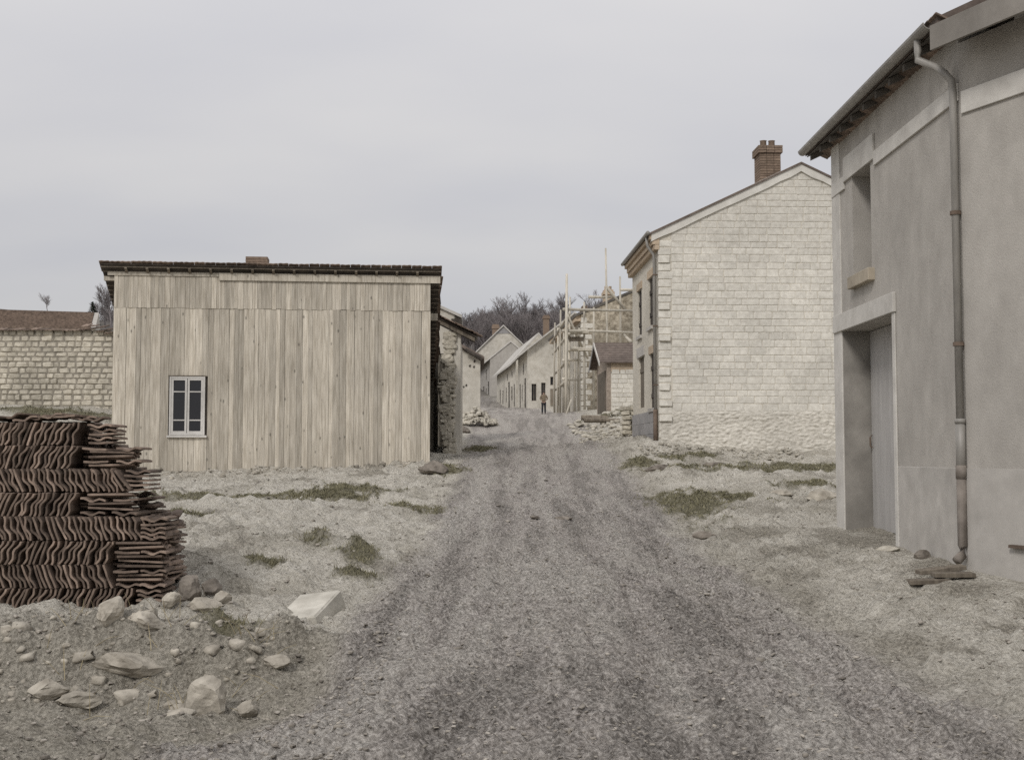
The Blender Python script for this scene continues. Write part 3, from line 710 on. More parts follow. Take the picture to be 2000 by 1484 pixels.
for ri, (lean, e1, e2) in enumerate(rows):                       # second and third depth of the stack
    for yb in (0.68, 1.12):
        x = sx(-70)
        xl_ = xpix(e2 + (14 if ri < 4 else -14), 1000, TY + yb + 0.2) - stack_p.x
        while x < xl_:
            core.append((Vector((x, yb + R.uniform(-0.03, 0.03), ri * rowh + rowh / 2)), Matrix.Rotation(lean * -0.25, 4, 'Y') @ Matrix.Rotation(PI / 2, 4, 'Y'))); x += 0.062
tile_join(core, 'tiles_behind')

# ------------------------------------------------------------------ stonework helpers
def stone_set(n, mat, rough=0.035, ch=0.1): return [stone_mesh('stone', mat, rough, ch) for _ in range(n)]
SM_block = stone_set(10, 'stone', 0.028, 0.07)
SM_dry = stone_set(10, 'drystone', 0.06, 0.16)
def lay_stones(parent, spans, fn, meshes, ch=(0.17, 0.22), w=(0.26, 0.5), depth=0.16, proud=0.02, gap=0.012, name='stone', limit=300, key=None, jit=0.006):
    """coursed stones: spans(z0, z1) -> list of (a0, a1) for a course; fn(a, z) -> local centre of face and rotation"""
    out = []
    z = spans['z0']
    while z < spans['z1']:
        h = random.uniform(*ch)
        for a0, a1 in spans['f'](z, z + h):
            a = a0 - random.uniform(0, 0.05)
            a = a0
            while a < a1 - 0.05:
                ww = random.uniform(*w)
                if a1 - a - ww < 0.16: ww = a1 - a
                out.append((a, min(a + ww, a1), z, z + h)); a += ww
        z += h
    if key: out.sort(key=key)
    res = []
    for i, (a0, a1, z0, z1) in enumerate(out):
        me = random.choice(meshes); pr = proud + random.uniform(-jit, jit)
        loc, rz = fn((a0 + a1) / 2, (z0 + z1) / 2, pr - depth / 2)
        res.append((me, loc, rz, (a1 - a0 - gap * random.uniform(0.6, 1.6), depth, z1 - z0 - gap * random.uniform(0.6, 1.5))))
    for me, loc, rz, sc in res[:limit]:
        o = link(name, me, None, parent, loc); o.rotation_euler = (0, random.uniform(-0.012, 0.012), rz); o.scale = sc
    if len(res) > limit:
        Vs, Fs, nb = [], [], 0
        for me, loc, rz, sc in res[limit:]:
            M_ = np.array(Matrix.Rotation(rz, 3, 'Z')); vv = np.array([v.co[:] for v in me.vertices]) * np.array(sc)
            Vs += [tuple(q) for q in (vv @ M_.T + np.array(loc))]; Fs += [tuple(i + nb for i in p.vertices) for p in me.polygons]; nb += len(vv)
        me = bpy.data.meshes.new('stonework'); me.from_pydata(Vs, [], Fs); me.update()
        o = link('stonework', me, res[0][0].materials[0], parent); o['kind'] = 'stuff'
    return len(res)

def window_unit(parent, fn, a0, a1, z0, z1, frame='old_wood', paneM='pane', inset=0.14, bars=True, name='window'):
    """frame and panes set into an opening; fn(a, z, d) with d = depth behind the wall face"""
    b = MB(); t = min(0.07, 0.12 * (a1 - a0))
    def bx(q, a, c, z, zz, d0, d1):
        q.add([fn(a, z, d0), fn(c, z, d0), fn(c, z, d1), fn(a, z, d1), fn(a, zz, d0), fn(c, zz, d0), fn(c, zz, d1), fn(a, zz, d1)],
              [(0, 3, 2, 1), (4, 5, 6, 7), (0, 1, 5, 4), (1, 2, 6, 5), (2, 3, 7, 6), (3, 0, 4, 7)])
    bx(b, a0, a0 + t, z0, z1, inset, inset + 0.06); bx(b, a1 - t, a1, z0, z1, inset, inset + 0.06)
    bx(b, a0 + t, a1 - t, z1 - t, z1, inset, inset + 0.06); bx(b, a0 + t, a1 - t, z0, z0 + t, inset, inset + 0.06)
    am = (a0 + a1) / 2
    if bars: bx(b, am - t / 2, am + t / 2, z0 + t, z1 - t, inset + 0.004, inset + 0.05)
    w = b.build(name, frame, parent)
    for (p, q) in (((a0 + t, am - t / 2), (am + t / 2, a1 - t)) if bars else ((a0 + t, a1 - t),)):
        g = MB(); bx(g, p, q, z0 + t, z1 - t, inset + 0.025, inset + 0.03); g.build('pane', paneM, w)
    return w
def door_unit(parent, fn, a0, a1, z0, z1, mat='old_wood', inset=0.18, n=5):
    w = (a1 - a0) / n; first = None
    b = MB()
    def bx(q, a, c, z, zz, d0, d1):
        q.add([fn(a, z, d0), fn(c, z, d0), fn(c, z, d1), fn(a, z, d1), fn(a, zz, d0), fn(c, zz, d0), fn(c, zz, d1), fn(a, zz, d1)],
              [(0, 3, 2, 1), (4, 5, 6, 7), (0, 1, 5, 4), (1, 2, 6, 5), (2, 3, 7, 6), (3, 0, 4, 7)])
    for i in range(n): bx(b, a0 + i * w + 0.006, a0 + (i + 1) * w - 0.006, z0, z1, inset, inset + 0.04)
    bx(b, a0, a1, z0 + 0.3, z0 + 0.42, inset - 0.02, inset + 0.002); bx(b, a0, a1, z1 - 0.45, z1 - 0.33, inset - 0.02, inset + 0.002)
    return b.build('door', mat, parent)
def vp_angle(vp): return math.atan(-(vp - 1000.0) / FPX)
def street_house(name, label, cat, px, py_base, Y, vp, L, Wd, z_eave, z_ridge, ridge, openings=(), gable_openings=(), wall='plaster', roof='roof', gable_mat=None,
                 oe=0.3, ov=0.15, th=0.14, group=None, roof_far=None, sink=0.6, sills=True):
    """house with its gable towards the camera, street front on its left; local x along the gable, y along the street; heights are absolute"""
    p = P(px, py_base, Y); h = thing(name, label, cat, p, vp_angle(vp), group)
    ze, zr = z_eave - p.z, z_ridge - p.z
    T = 0.38
    fac = lambda a, z, d: (d, a, z)
    gab = lambda a, z, d: (a, d, z)
    b = MB(); b.wall(T, L, -sink, ze, [o[:4] for o in openings], fac, T)
    b.build('front_wall', wall, h)
    b = MB(); b.box(Wd - T, Wd, T, L - T, -sink, min(ze, zr - (Wd - ridge) * (zr - ze) / ridge)); b.build('rear_wall', wall, h)
    slope = (zr - ze) / ridge; ze2 = zr - (Wd - ridge) * slope
    for d0 in (0, L - T):
        b = MB()
        if d0 == 0 and gable_openings:
            zc = ze - 0.01
            b.wall(0, Wd, -sink, min(ze, ze2), [o[:4] for o in gable_openings], gab, T)
            b.prism([(0, min(ze, ze2)), (Wd, min(ze, ze2)), (Wd, ze2), (ridge, zr), (0, ze)], gab, 0, T)
        else:
            x0 = 0 if d0 == 0 else T
            b.prism([(x0, -sink), (Wd, -sink), (Wd, ze2), (ridge, zr), (x0, ze + x0 * slope)], gab, d0, d0 + T)
        b.build('gable_wall', gable_mat or wall, h)
    tt = th
    b = MB(); g0 = 0.015
    b.prism([(-oe, ze - oe * slope + g0), (ridge, zr + g0), (Wd + oe, ze2 - oe * slope + g0), (Wd + oe, ze2 - oe * slope + g0 + tt), (ridge, zr + g0 + tt), (-oe, ze - oe * slope + g0 + tt)], gab, -ov, L + ov)
    b.build('roof', roof, h)
    for o in openings:
        a0, a1, z0, z1, kind = o
        if kind == 'door': door_unit(h, fac, a0, a1, z0, z1, 'dark_wood', 0.05)
        elif kind == 'dark_interior':
            q_ = door_unit(h, fac, a0, a1, z0, z1, 'dark_wood', 0.045, 4); q_.name = 'dark_interior_panel'  # added panel: darkness of the window opening put into its colour
        elif kind == 'open': pass
        else:
            w = window_unit(h, fac, a0, a1, z0, z1)
            if sills:
                s = MB(); s.box(-0.06, 0.1, a0 - 0.08, a1 + 0.08, z0 - 0.09, z0 - 0.003); s.build('sill', 'smooth_grey', w)
    for o in gable_openings:
        window_unit(h, gab, *o[:4])
    return h, p, ze, zr, slope

# ------------------------------------------------------------------ the limestone house on the right
HY = 33.0
hp = P(1289, 868, HY)
he = zpix(452, HY) ; hr = zpix(320, HY)
apx = xpix(1566, 320, HY) - hp.x
zb = lambda py, Y=HY: zpix(py, Y) - hp.z
fa = lambda px: HY * (1289 - 917.0) / (px - 917.0) - HY      # distance along the front for a column of the photograph
HL = 5.35
ops = [(fa(1259), fa(1248.5), zb(798, 37), zb(700, 37), 'open'), (fa(1280.5), fa(1271), zb(797, 34.2), zb(690, 34.2), 'dark_interior'),
       (fa(1277), fa(1269), zb(636, 34.2), zb(540, 34.2), 'dark_interior'), (fa(1255), fa(1248), zb(657, 36.8), zb(568, 36.8), 'dark_interior')]
house, hp, hze, hzr, hsl = street_house('limestone_house', 'tall limestone block house with big blank gable and brick cornice along the street', 'house', 1289, 868, HY, 917, HL, 2 * apx, he, hr, apx,
                                        openings=ops, wall='mortar', roof='roof', oe=0.26, ov=0.10, th=0.05)
door_unit(house, lambda a, z, d: (d, a, z), ops[0][0], ops[0][1], -0.1, ops[0][3], 'old_wood', 0.06, 5)
def gable_span(z0, z1):
    zt = z1
    left = 0.0 if zt < hze else (zt - hze) / hsl
    right = min(5.3, 2 * apx - left)
    left = max(left + (0.05 if zt > hze - 0.1 else 0.0), 0.34)
    return [(left, right)] if right - left > 0.2 else []
z_rub = zb(803)
lay_stones(house, dict(z0=z_rub, z1=hzr - 0.15, f=gable_span), lambda a, z, d: ((a, -d, z), 0), SM_block, ch=(0.165, 0.215), w=(0.24, 0.52), proud=0.012, depth=0.12, gap=0.010, jit=0.003,
           limit=280, key=lambda s: s[0] > 4.75)
# toothed corner: long blocks left projecting for a wall still to be built
z = -0.3; k = 0
while z < hze - 0.35:
    h_ = random.uniform(0.19, 0.24)
    pj = random.choice((0.0, 0.03, 0.05, 0.08)) * (1.0 if z < 3.6 else 0.5) if k % 2 == 0 and z > 0.4 else 0.002
    ww = random.uniform(0.27, 0.46) if k % 2 == 0 else random.uniform(0.33, 0.36)
    o = link('quoin_stone', random.choice(SM_block), None, house, (-0.008 + ww / 2, -pj / 2 + 0.065, z + h_ / 2)); o.scale = (ww, 0.16 + pj, h_ - random.uniform(0.012, 0.05))
    z += h_; k += 1
# rubble footing with smeared mortar
Vs = []; nx_, nz_ = 300, 90
xs_ = np.linspace(0.02, 2 * apx, nx_); zs_ = np.linspace(-0.7, z_rub + 0.06, nz_)
Xg, Zg = np.meshgrid(xs_, zs_)
Dg = 0.012 + 0.045 * np.abs(fbm(Xg * 4.1, Zg * 7.0, 4, 71)) + 0.022 * fbm(Xg * 11, Zg * 15, 3, 77) + 0.05 * sstep(0.6, -0.3, Zg)
Dg *= 1 - sstep(z_rub - 0.08, z_rub + 0.05, Zg) * 0.8
ii2 = (np.arange(nz_ - 1)[:, None] * nx_ + np.arange(nx_ - 1)[None, :]).ravel()
mesh_np('rubble_footing', np.stack([Xg, -Dg, Zg], -1).reshape(-1, 3), np.stack([ii2, ii2 + 1, ii2 + nx_ + 1, ii2 + nx_], -1), 'rubble', house, smooth=True)
# verge of pale mortar along the gable
gab = lambda a, z, d: (a, d, z)
for sgn in (0, 1):
    b = MB()
    xa, xb = (-0.2, apx) if sgn == 0 else (apx, 2 * apx + 0.2)
    zf = lambda x: hzr - abs(x - apx) * hsl
    xm = [xa + (xb - xa) * i / 14 for i in range(15)]
    low = [(x, zf(x) - 0.20 + random.uniform(-0.02, 0.02)) for x in xm]
    b.prism(low + [(x, zf(x) + 0.075) for x in xm[::-1]], gab, -0.06 - 0.002 * sgn, 0.12)
    b.build('verge', 'verge', house)
# brick cornice on the street front, stepped
for i, (ox, z0, z1, m_) in enumerate(((0.10, 0.50, 0.36, 'brick_pale'), (0.17, 0.36, 0.22, 'brick_pale'), (0.24, 0.22, 0.10, 'brick_pale'))):
    b = MB(); b.box(-ox, 0.02, -0.02 - 0.01 * i, HL + 0.05, hze - z0 + 0.003, hze - z1 - 0.012 * 0); b.build('cornice', m_, house)
b = MB()
y_ = 0.0
while y_ < HL: b.box(-0.135, -0.09, y_, y_ + 0.11, hze - 0.495, hze - 0.37); y_ += 0.22
b.build('dentil_course', 'brick_pale', house)
b = MB(); b.tube([(-0.30, -0.1, hze - 0.06), (-0.30, HL + 0.1, hze - 0.06)], 0.055, 10); b.build('gutter', 'zinc', house, smooth=True)
b = MB(); b.tube([(-0.28, 0.3, hze - 0.1), (-0.26, 0.28, hze - 0.35), (-0.10, 0.24, hze - 0.6), (-0.08, 0.24, hze - 0.8), (-0.08, 0.24, 0.9)], 0.045, 8)
pipe = b.build('downpipe', 'zinc', house, smooth=True)
b = MB(); b.tube([(-0.08, 0.24, 0.95), (-0.08, 0.24, -0.05)], 0.062, 8); b.build('cast_shoe', 'rust', pipe, smooth=True)
for z in (1.6, 3.2, 4.6):
    b = MB(); b.box(-0.13, 0.01, 0.185, 0.295, z, z + 0.03); b.build('bracket', 'rust', pipe)
# grey cement panels along the foot of the front
for i in range(3):
    for (s0, s1) in ((0.36, fa(1259) - 0.05), (fa(1259), fa(1249)), (fa(1248), HL)):
        zt = zb(803, 35); hgt = zt / 3
        b = MB(); b.box(-0.035, 0.005, s0 + 0.006, s1 - 0.006, i * hgt + 0.008 - 0.02, (i + 1) * hgt - 0.02); b.build('dado_panel', 'dado', house)
for o_ in ops[1:]:
    b = MB(); b.box(-0.07, 0.05, o_[0] - 0.10, o_[1] + 0.10, o_[2] - 0.10, o_[2] - 0.003); b.build('window_sill', 'smooth_grey', house)
    b = MB(); b.box(-0.03, 0.05, o_[0] - 0.14, o_[1] + 0.14, o_[3] + 0.003, o_[3] + 0.22); b.build('window_head', 'brick_pale', house)
b = MB(); b.box(-0.04, 0.05, ops[0][0] - 0.2, ops[0][1] + 0.2, ops[0][3] + 0.003, ops[0][3] + 0.30); b.build('door_lintel', 'smooth_grey', house)
# chimney
c0 = xpix(1481, 340, 35) - hp.x + 0.03; c1 = xpix(1522, 340, 35) - hp.x + 0.03
ct = zpix(290, 34.7) - hp.z
ch = MB(); ch.box(c0 + 0.02, c1 - 0.02, 1.52, 2.18, hzr - 1.2, ct - 0.2); ch = ch.build('chimney', 'brick', house)
bmq = MB(); bmq.box(0, 1, 0, 1, 0, 1); brick_me = bmq.mesh('brick'); brick_me.materials.append(MT['brick'])
z = hzr - 1.0; k = 0
while z < ct:
    cap = 0.05 if z > ct - 0.22 else 0.0
    nb = 3
    for i in range(nb):
        wbr = (c1 - c0 + 2 * cap) / nb; sft = (wbr / 2 if k % 2 else 0)
        xa = c0 - cap + i * wbr; 
        o = link('brick', brick_me, None, ch, (xa, 1.50 - cap, z)); o.scale = (wbr - 0.012, 0.70 + 2 * cap, 0.062)
    z += 0.074; k += 1
for f_ in (0.3, 0.7):
    xx = c0 + (c1 - c0) * f_
    b = MB(); b.tube([(xx, 1.85, ct - 0.02), (xx, 1.85, ct + 0.04), (xx, 1.85, ct + 0.26), (xx, 1.85, ct + 0.28)], [0.11, 0.10, 0.09, 0.105], 12); b.build('chimney_pot', 'brick', ch, smooth=True)

# ------------------------------------------------------------------ rendered house on the right
CY = 18.0
cp = P(1637, 1028, CY); VPR = 985
KY = CY * (1637 - VPR) / (1892 - VPR)
ang = vp_angle(VPR)
RZ0 = 0.15
rh = thing('rendered_house', 'grey cement rendered house with tall barn door, attic window, pale string course and downpipe', 'house', (cp.x, cp.y, RZ0), ang)
LEN = (CY - KY) / math.cos(ang)
sA = lambda px: (CY - CY * (1637 - VPR) / (px - VPR)) / math.cos(ang)       # distance from the far corner towards the camera
fR = lambda a, z, d: (d, -a, z)
zz = lambda py, px: zpix(py, CY * (1637 - VPR) / (px - VPR)) - RZ0
dz1 = 3.37 - RZ0; d0, d1 = sA(1652), sA(1752)
w0, w1 = sA(1676), sA(1712); wz0_, wz1_ = zz(533, 1694), zz(332, 1694)
ev = 6.16 - RZ0
b = MB(); b.wall(0.0, LEN, -0.3, ev, [(d0, d1, -0.5, dz1), (w0, w1, wz0_, wz1_)], fR, 0.48); b.build('wall', 'render', rh)
RW = 6.5; 
b = MB(); b.prism([(0.48, -0.3), (RW, -0.3), (RW, ev), (RW / 2, ev + RW / 2 * 0.47), (0.48, ev + 0.2)], lambda a, z, d: (a, d, z), -0.42, 0.0); b.build('gable_wall', 'render', rh)
# corner strip, door surround, lintel, string course, window head
b = MB(); b.box(-0.018, 0.1, -(d0 - 0.003), 0.015, 0.0 - 0.3, ev - 0.02); b.build('corner_strip', 'smooth', rh, bevel=0.01)
b = MB(); b.box(-0.045, 0.0, -(d1 + 0.13), -0.03, dz1, dz1 + 0.25); b.build('lintel', 'smooth', rh, bevel=0.008)
b = MB(); b.box(-0.022, 0.0, -(d1 + 0.11), -d1, -0.3, dz1 - 0.002); b.build('jamb_strip', 'smooth', rh, bevel=0.008)
sc0 = 5.40 - RZ0 - 0.02
wh0, wh1 = sA(1662), sA(1722)
b = MB(); b.box(-0.03, 0.0, -wh0 + 0.001, -0.02 - 0.0, sc0, sc0 + 0.19); b.build('string_course', 'smooth', rh, bevel=0.006)
b = MB(); b.box(-0.03, 0.0, -LEN + 0.01, -wh1 - 0.001, sc0, sc0 + 0.19); b.build('string_course', 'smooth', rh, bevel=0.006)
b = MB(); b.box(-0.034, 0.0, -wh1, -wh0, wz1_, sc0 + 0.44); b.build('window_head', 'smooth', rh, bevel=0.006)
b = MB(); b.box(-0.09, 0.12, -w1 - 0.12, -w0 + 0.02, wz0_ - 0.17, wz0_ - 0.002); b.build('window_sill', 'sill', rh, bevel=0.01)
w_ = window_unit(rh, fR, w0, w1, wz0_, wz1_, 'old_wood', 'pane', 0.34, True)
# plinth: a slightly proud coat up to a scratched line
pz = 1.46 - RZ0
b = MB(); b.box(-0.012, 0.0, -LEN + 0.0, -(d1 + 0.112), -0.3, pz); b.build('plinth', 'smooth_grey', rh, bevel=0.006)
# door opening: darker lining over the far reveal
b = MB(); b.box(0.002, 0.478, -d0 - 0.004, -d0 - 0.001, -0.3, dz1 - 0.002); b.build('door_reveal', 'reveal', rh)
b = MB(); b.box(0.40, 0.45, -d1, -d0, 0.38, dz1 - 0.005); dr = b.build('barn_door', 'door', rh)
for i in range(14):
    a0_ = d0 + 0.03 + i * (d1 - d0 - 0.03) / 14
    q = MB(); q.box(0.385, 0.405, -(a0_ + (d1 - d0 - 0.03) / 14 - 0.004), -a0_, 0.40, dz1 - 0.01); q.build('plank', 'door', dr)
q = MB(); q.box(0.33, 0.39, -d1, -d0, 0.30, 0.37); q.build('threshold', 'smooth_grey', rh)
q = MB(); q.tube([(0.37, -d0 - 0.10, 1.55), (0.34, -d0 - 0.10, 1.58), (0.34, -d0 - 0.10, 1.70), (0.37, -d0 - 0.10, 1.73)], 0.012, 8); q.build('handle', 'rust', dr)
# roof with gutter
oe = 0.27; rs = 0.47
b = MB(); b.prism([(-oe, ev - 0.02), (RW / 2, ev - 0.02 + (RW / 2 + oe) * rs), (RW + oe, ev - 0.02), (RW + oe, ev + 0.08), (RW / 2, ev + 0.08 + (RW / 2 + oe) * rs), (-oe, ev + 0.08)], lambda a, z, d: (a, d, z), -LEN - 0.15, 0.52)
b.build('roof', 'roof', rh)
b = MB(); b.prism([(-oe + 0.02, ev - 0.04), (0.0, ev - 0.04 + (oe - 0.02) * rs), (0.0, ev - 0.023 + (oe - 0.02) * rs), (-oe + 0.02, ev - 0.023)], lambda a, z, d: (a, d, z), -LEN - 0.12, 0.50); b.build('soffit', 'roof_under', rh)
for k in range(11):
    y_ = 0.35 - k * 0.54
    b = MB(); b.prism([(-oe + 0.04, ev - 0.12), (0.0, ev - 0.12 + (oe - 0.04) * rs), (0.0, ev - 0.042 + (oe - 0.04) * rs), (-oe + 0.04, ev - 0.042)], lambda a, z, d: (a, d, z), y_ - 0.035, y_ + 0.035); b.build('rafter', 'roof_under', rh)
k = 0
y_ = 0.48
while y_ > -LEN - 0.1:
    o = link('roof_tile', ftile, None, rh, (-oe - 0.04, y_, ev + 0.09)); o.rotation_euler = (-math.atan(rs) + random.uniform(-0.02, 0.02), 0, -PI / 2 + random.uniform(-0.02, 0.02)); y_ -= 0.25
b = MB(); pr = [(-0.07 * math.cos(t), -0.07 * math.sin(t)) for t in np.linspace(0, PI, 9)]; pi_ = [(-0.06 * math.cos(t), -0.06 * math.sin(t)) for t in np.linspace(PI, 0, 9)]
b.prism(pr + pi_, lambda a, z, d: (-oe - 0.05 + a, d, ev + 0.05 + z), -LEN - 0.05, 0.50); b.build('gutter', 'zinc', rh)
# downpipe with swan neck
pxl = 0.055; py_ = -LEN + 0.03
b = MB(); ez = ev
b.tube([(-oe - 0.05, py_ + 0.30, ez - 0.02), (-oe - 0.05, py_ + 0.30, ez - 0.14), (-oe - 0.06, py_ + 0.28, ez - 0.24), (-oe + 0.10, py_ + 0.16, ez - 0.36), (-pxl - 0.08, py_ + 0.03, ez - 0.46), (-pxl - 0.01, py_, ez - 0.56), (-pxl, py_, ez - 0.70), (-pxl, py_, 1.75)], 0.041, 12)
dp = b.build('downpipe', 'zinc', rh, smooth=True)
b = MB(); b.tube([(-pxl, py_, 1.80), (-pxl, py_, 1.25)], 0.050, 12); b.build('sleeve', 'zinc', dp, smooth=True)
b = MB(); b.tube([(-pxl, py_, 1.83), (-pxl, py_, 1.78)], 0.057, 12); b.build('collar', 'zinc', dp, smooth=True)
b = MB(); b.tube([(-pxl, py_, 1.34), (-pxl, py_, 1.20)], 0.057, 12); b.build('collar', 'shoe', dp, smooth=True)
b = MB(); b.tube([(-pxl, py_, 1.22), (-pxl, py_, 0.50), (-pxl - 0.01, py_, 0.40), (-pxl - 0.08, py_ - 0.03, 0.34)], 0.051, 12); b.build('cast_shoe', 'shoe', dp, smooth=True)
for z in (2.6, 4.0):
    b = MB(); b.tube([(-pxl, py_, z), (-pxl, py_, z + 0.04)], 0.058, 12); b.box(-pxl, 0.0, py_ - 0.015, py_ + 0.015, z + 0.005, z + 0.035); b.build('bracket', 'rust', dp)

# ------------------------------------------------------------------ neighbouring house, turned towards the road
kp = Vector((cp.x, cp.y, 0)) + Vector((math.sin(ang) * LEN, -math.cos(ang) * LEN, 0))
na = math.atan(0.44)
nh = thing('corner_house', 'grey rendered house front angled to the road beside the downpipe, under a deep eave', 'house', (kp.x, kp.y, 0.0), na)
NL = 4.2
# local: -y runs towards the camera along the front, x into the house
b = MB(); b.wall(0.0, NL, -0.3, 6.0, [], fR, 0.4); b.build('wall', 'render', nh)
b = MB(); b.box(0.4, 5.0, -0.4, -0.02, -0.3, 6.6); b.build('party_wall', 'render', nh)
b = MB(); b.box(-0.012, 0.0, -NL, -0.002, -0.3, 1.46); b.build('plinth', 'smooth_grey', nh)
b = MB(); b.box(-0.03, 0.0, -NL, -0.05, 5.22, 5.46); b.build('string_course', 'smooth', nh, bevel=0.006)
b = MB(); b.prism([(-0.42, 5.86), (3.0, 5.86 + 3.42 * 0.45), (3.0, 6.12 + 3.42 * 0.45), (-0.42, 6.12)], lambda a, z, d: (a, d, z), -NL, -0.10); b.build('roof', 'roof', nh)
b = MB(); b.box(-0.46, -0.423, -NL, -0.08, 5.84, 6.10); b.build('fascia_board', 'fascia', nh)
b = MB(); b.box(-0.07, 0.0, -1.05, -0.60, zpix(1066, 12.6), zpix(1060, 12.6)); b.build('iron_ledge', 'rust', nh)

# ------------------------------------------------------------------ ruined building beside the shed
RY = 33.8
rp = P(900, 880, RY)
ruin = thing('ruined_house', 'half ruined rubble house beside the board shed with broken tile eave over the street', 'house', (rp.x, rp.y, rp.z), vp_angle(930))
lx = lambda px, py=760, Y=RY: xpix(px, py, Y) - rp.x
lz = lambda py, Y=RY: zpix(py, Y) - rp.z
# broken end wall
out = [(872, 905), (868, 840), (862, 800), (859, 775), (853, 760), (858, 738), (866, 722), (866, 700), (870, 680), (873, 655), (884, 648), (886, 905)]
b = MB(); b.prism([(lx(a), lz(z)) for a, z in out], lambda a, z, d: (a, d, z), 0.0, 0.55); b.build('end_wall', 'joint', ruin)
cnt = 0
for _ in range(150):
    py = random.uniform(650, 890); e0 = np.interp(py, [648, 700, 740, 770, 800, 905], [876, 868, 861, 858, 864, 872])
    px = random.uniform(e0 - 1, 884); s = random.uniform(0.10, 0.24)
    o = link('stone', random.choice(SM_dry), None, ruin, (lx(px), -0.02, lz(py))); o.scale = (s * 1.15, 0.2, s * 0.62); o.rotation_euler = (random.uniform(-0.1, 0.1), random.uniform(-0.15, 0.15), random.uniform(-0.15, 0.15)); cnt += 1
# plastered corner pier and street front
b = MB(); b.box(lx(885), 0.0, -0.04, 0.5, -0.4, lz(648)); b.build('corner_pier', 'plaster', ruin, bevel=0.02)
b = MB(); b.box(-0.45, -0.02, 0.55, 6.0, -0.4, lz(655)); b.build('street_wall', 'plaster', ruin)
b = MB(); b.box(lx(838), lx(845), 0.8, 5.0, -0.6, lz(640)); b.build('inner_wall', 'joint', ruin)
b = MB(); b.box(lx(800), -0.5, 5.2, 5.6, -0.6, lz(660)); b.build('rear_wall', 'joint', ruin)
# roof verge: boards and broken tiles falling to the street
rdx = lx(928) - lx(852); rdz = lz(660) - lz(622); rsl = rdz / rdx
def rpt(t, up=0.0): return lx(852) + rdx * t, lz(622) + rdz * t + up
b = MB(); b.prism([rpt(-0.9), rpt(1.0), rpt(1.0, 0.06), rpt(-0.9, 0.06)], lambda a, z, d: (a, d, z), -0.25, 1.6); b.build('roof_deck', 'dark_wood', ruin)
for k in range(12):
    t = -0.15 + k * 0.1; a, z = rpt(t, 0.075)
    for q in range(2):
        o = link('roof_tile', ftile, None, ruin, (a + random.uniform(-0.03, 0.03), -0.36 + q * 0.24 + random.uniform(-0.05, 0.04), z + 0.02 * q + random.uniform(0, 0.02)))
        o.rotation_euler = (random.uniform(-0.1, 0.1), -math.atan(rsl) * 1.0 + random.uniform(-0.1, 0.1), -PI / 2 + random.uniform(-0.15, 0.15)) if False else (0, -math.atan(rsl) + random.uniform(-0.05, 0.05), random.uniform(-0.1, 0.1))
b = MB(); b.prism([rpt(0.0, -0.12), rpt(0.99, -0.12), rpt(0.99, -0.004), rpt(0.0, -0.004)], lambda a, z, d: (a, d, z), -0.21, -0.13); b.build('rafter', 'old_wood', ruin)
b = MB(); b.prism([rpt(0.35, 0.10), rpt(1.06, 0.10), rpt(1.06, 0.13), rpt(0.35, 0.13)], lambda a, z, d: (a, d, z), -0.1, 1.5); b.build('loose_sheet', 'roof_pale', ruin)
# roof of pale sheets behind it, on a short gable
q = P(902, 612, 41.0)
h2 = thing('shed_with_pale_roof', 'small building with pale sheet roof rising behind the ruined house', 'shed', (q.x, q.y, q.z - 2.6), vp_angle(930))
b = MB(); sl2 = (zpix(590, 41) - zpix(612, 41)) / (xpix(902, 612, 41) - xpix(853, 590, 41))
b.prism([(0, 2.45), (-3.0, 2.45 + 3 * sl2), (-3.0, 2.55 + 3 * sl2), (0.0, 2.55)], lambda a, z, d: (a, d, z), 0, 3.5); b.build('roof', 'roof_pale', h2)
b = MB(); b.prism([(-0.25, -1.0), (-3.0, -1.0), (-3.0, 2.44 + 3 * sl2), (-0.25, 2.44 + 0.25 * sl2)], lambda a, z, d: (a, d, z), 0.1, 0.4); b.build('gable_wall', 'plaster', h2)
b = MB(); b.box(-0.35, -0.02, 0.02, 3.2, 2.15, 2.42); b.build('eave_block', 'dark_wood', h2)

# second plastered gable on the left side of the street
q = P(938, 805, 64.0)
h3 = thing('cracked_gable_house', 'low plastered house with cracked pale gable and projecting eave behind the rubble heap', 'house', q, vp_angle(940))
l3 = lambda px, py: (xpix(px, py, 64) - q.x, zpix(py, 64) - q.z)
b = MB(); b.prism([(0, -2.5), (-3.4, -2.5), (-3.4, l3(938, 640)[1]), l3(900, 682), l3(926, 697), (0, l3(938, 705)[1])], lambda a, z, d: (a, d, z), 0, 0.45); b.build('gable_wall', 'plaster', h3)
b = MB(); b.box(-0.45, -0.01, 0.452, 7.0, -2.5, l3(930, 704)[1]); b.build('street_wall', 'plaster', h3)
e0, e1 = l3(898, 671), l3(946, 697); s3 = (e1[1] - e0[1]) / (e1[0] - e0[0])
b = MB(); b.prism([(-3.6, e0[1] + s3 * (-3.6 - e0[0])), e1, (e1[0], e1[1] - 0.16), (-3.6, e0[1] + s3 * (-3.6 - e0[0]) - 0.16)], lambda a, z, d: (a, d, z), -0.3, 7.2); b.build('roof', 'roof', h3)
b = MB(); b.tube([(e1[0] - 0.1, -0.35, e1[1] - 0.15), (e1[0] - 1.0, -0.35, e1[1] - 0.15 - s3 * 0.9)], 0.10, 8); b.build('eave_beam', 'dark_wood', h3)
for (px, py, r_) in ((917, 714, 0.11), (910, 752, 0.10), (905, 755, 0.08), (926, 705, 0.12), (925, 716, 0.10)):
    a, z = l3(px, py); b = MB(); b.tube([(a, -0.012, z - r_ * 0.5), (a + r_ * 0.4, -0.012, z + r_ * 0.4)], [r_ * 0.5, r_ * 0.35], 6); b.build('dark_hole_plug', 'dark_wood', h3)  # solid dark plugs stand in for the shade inside the holes

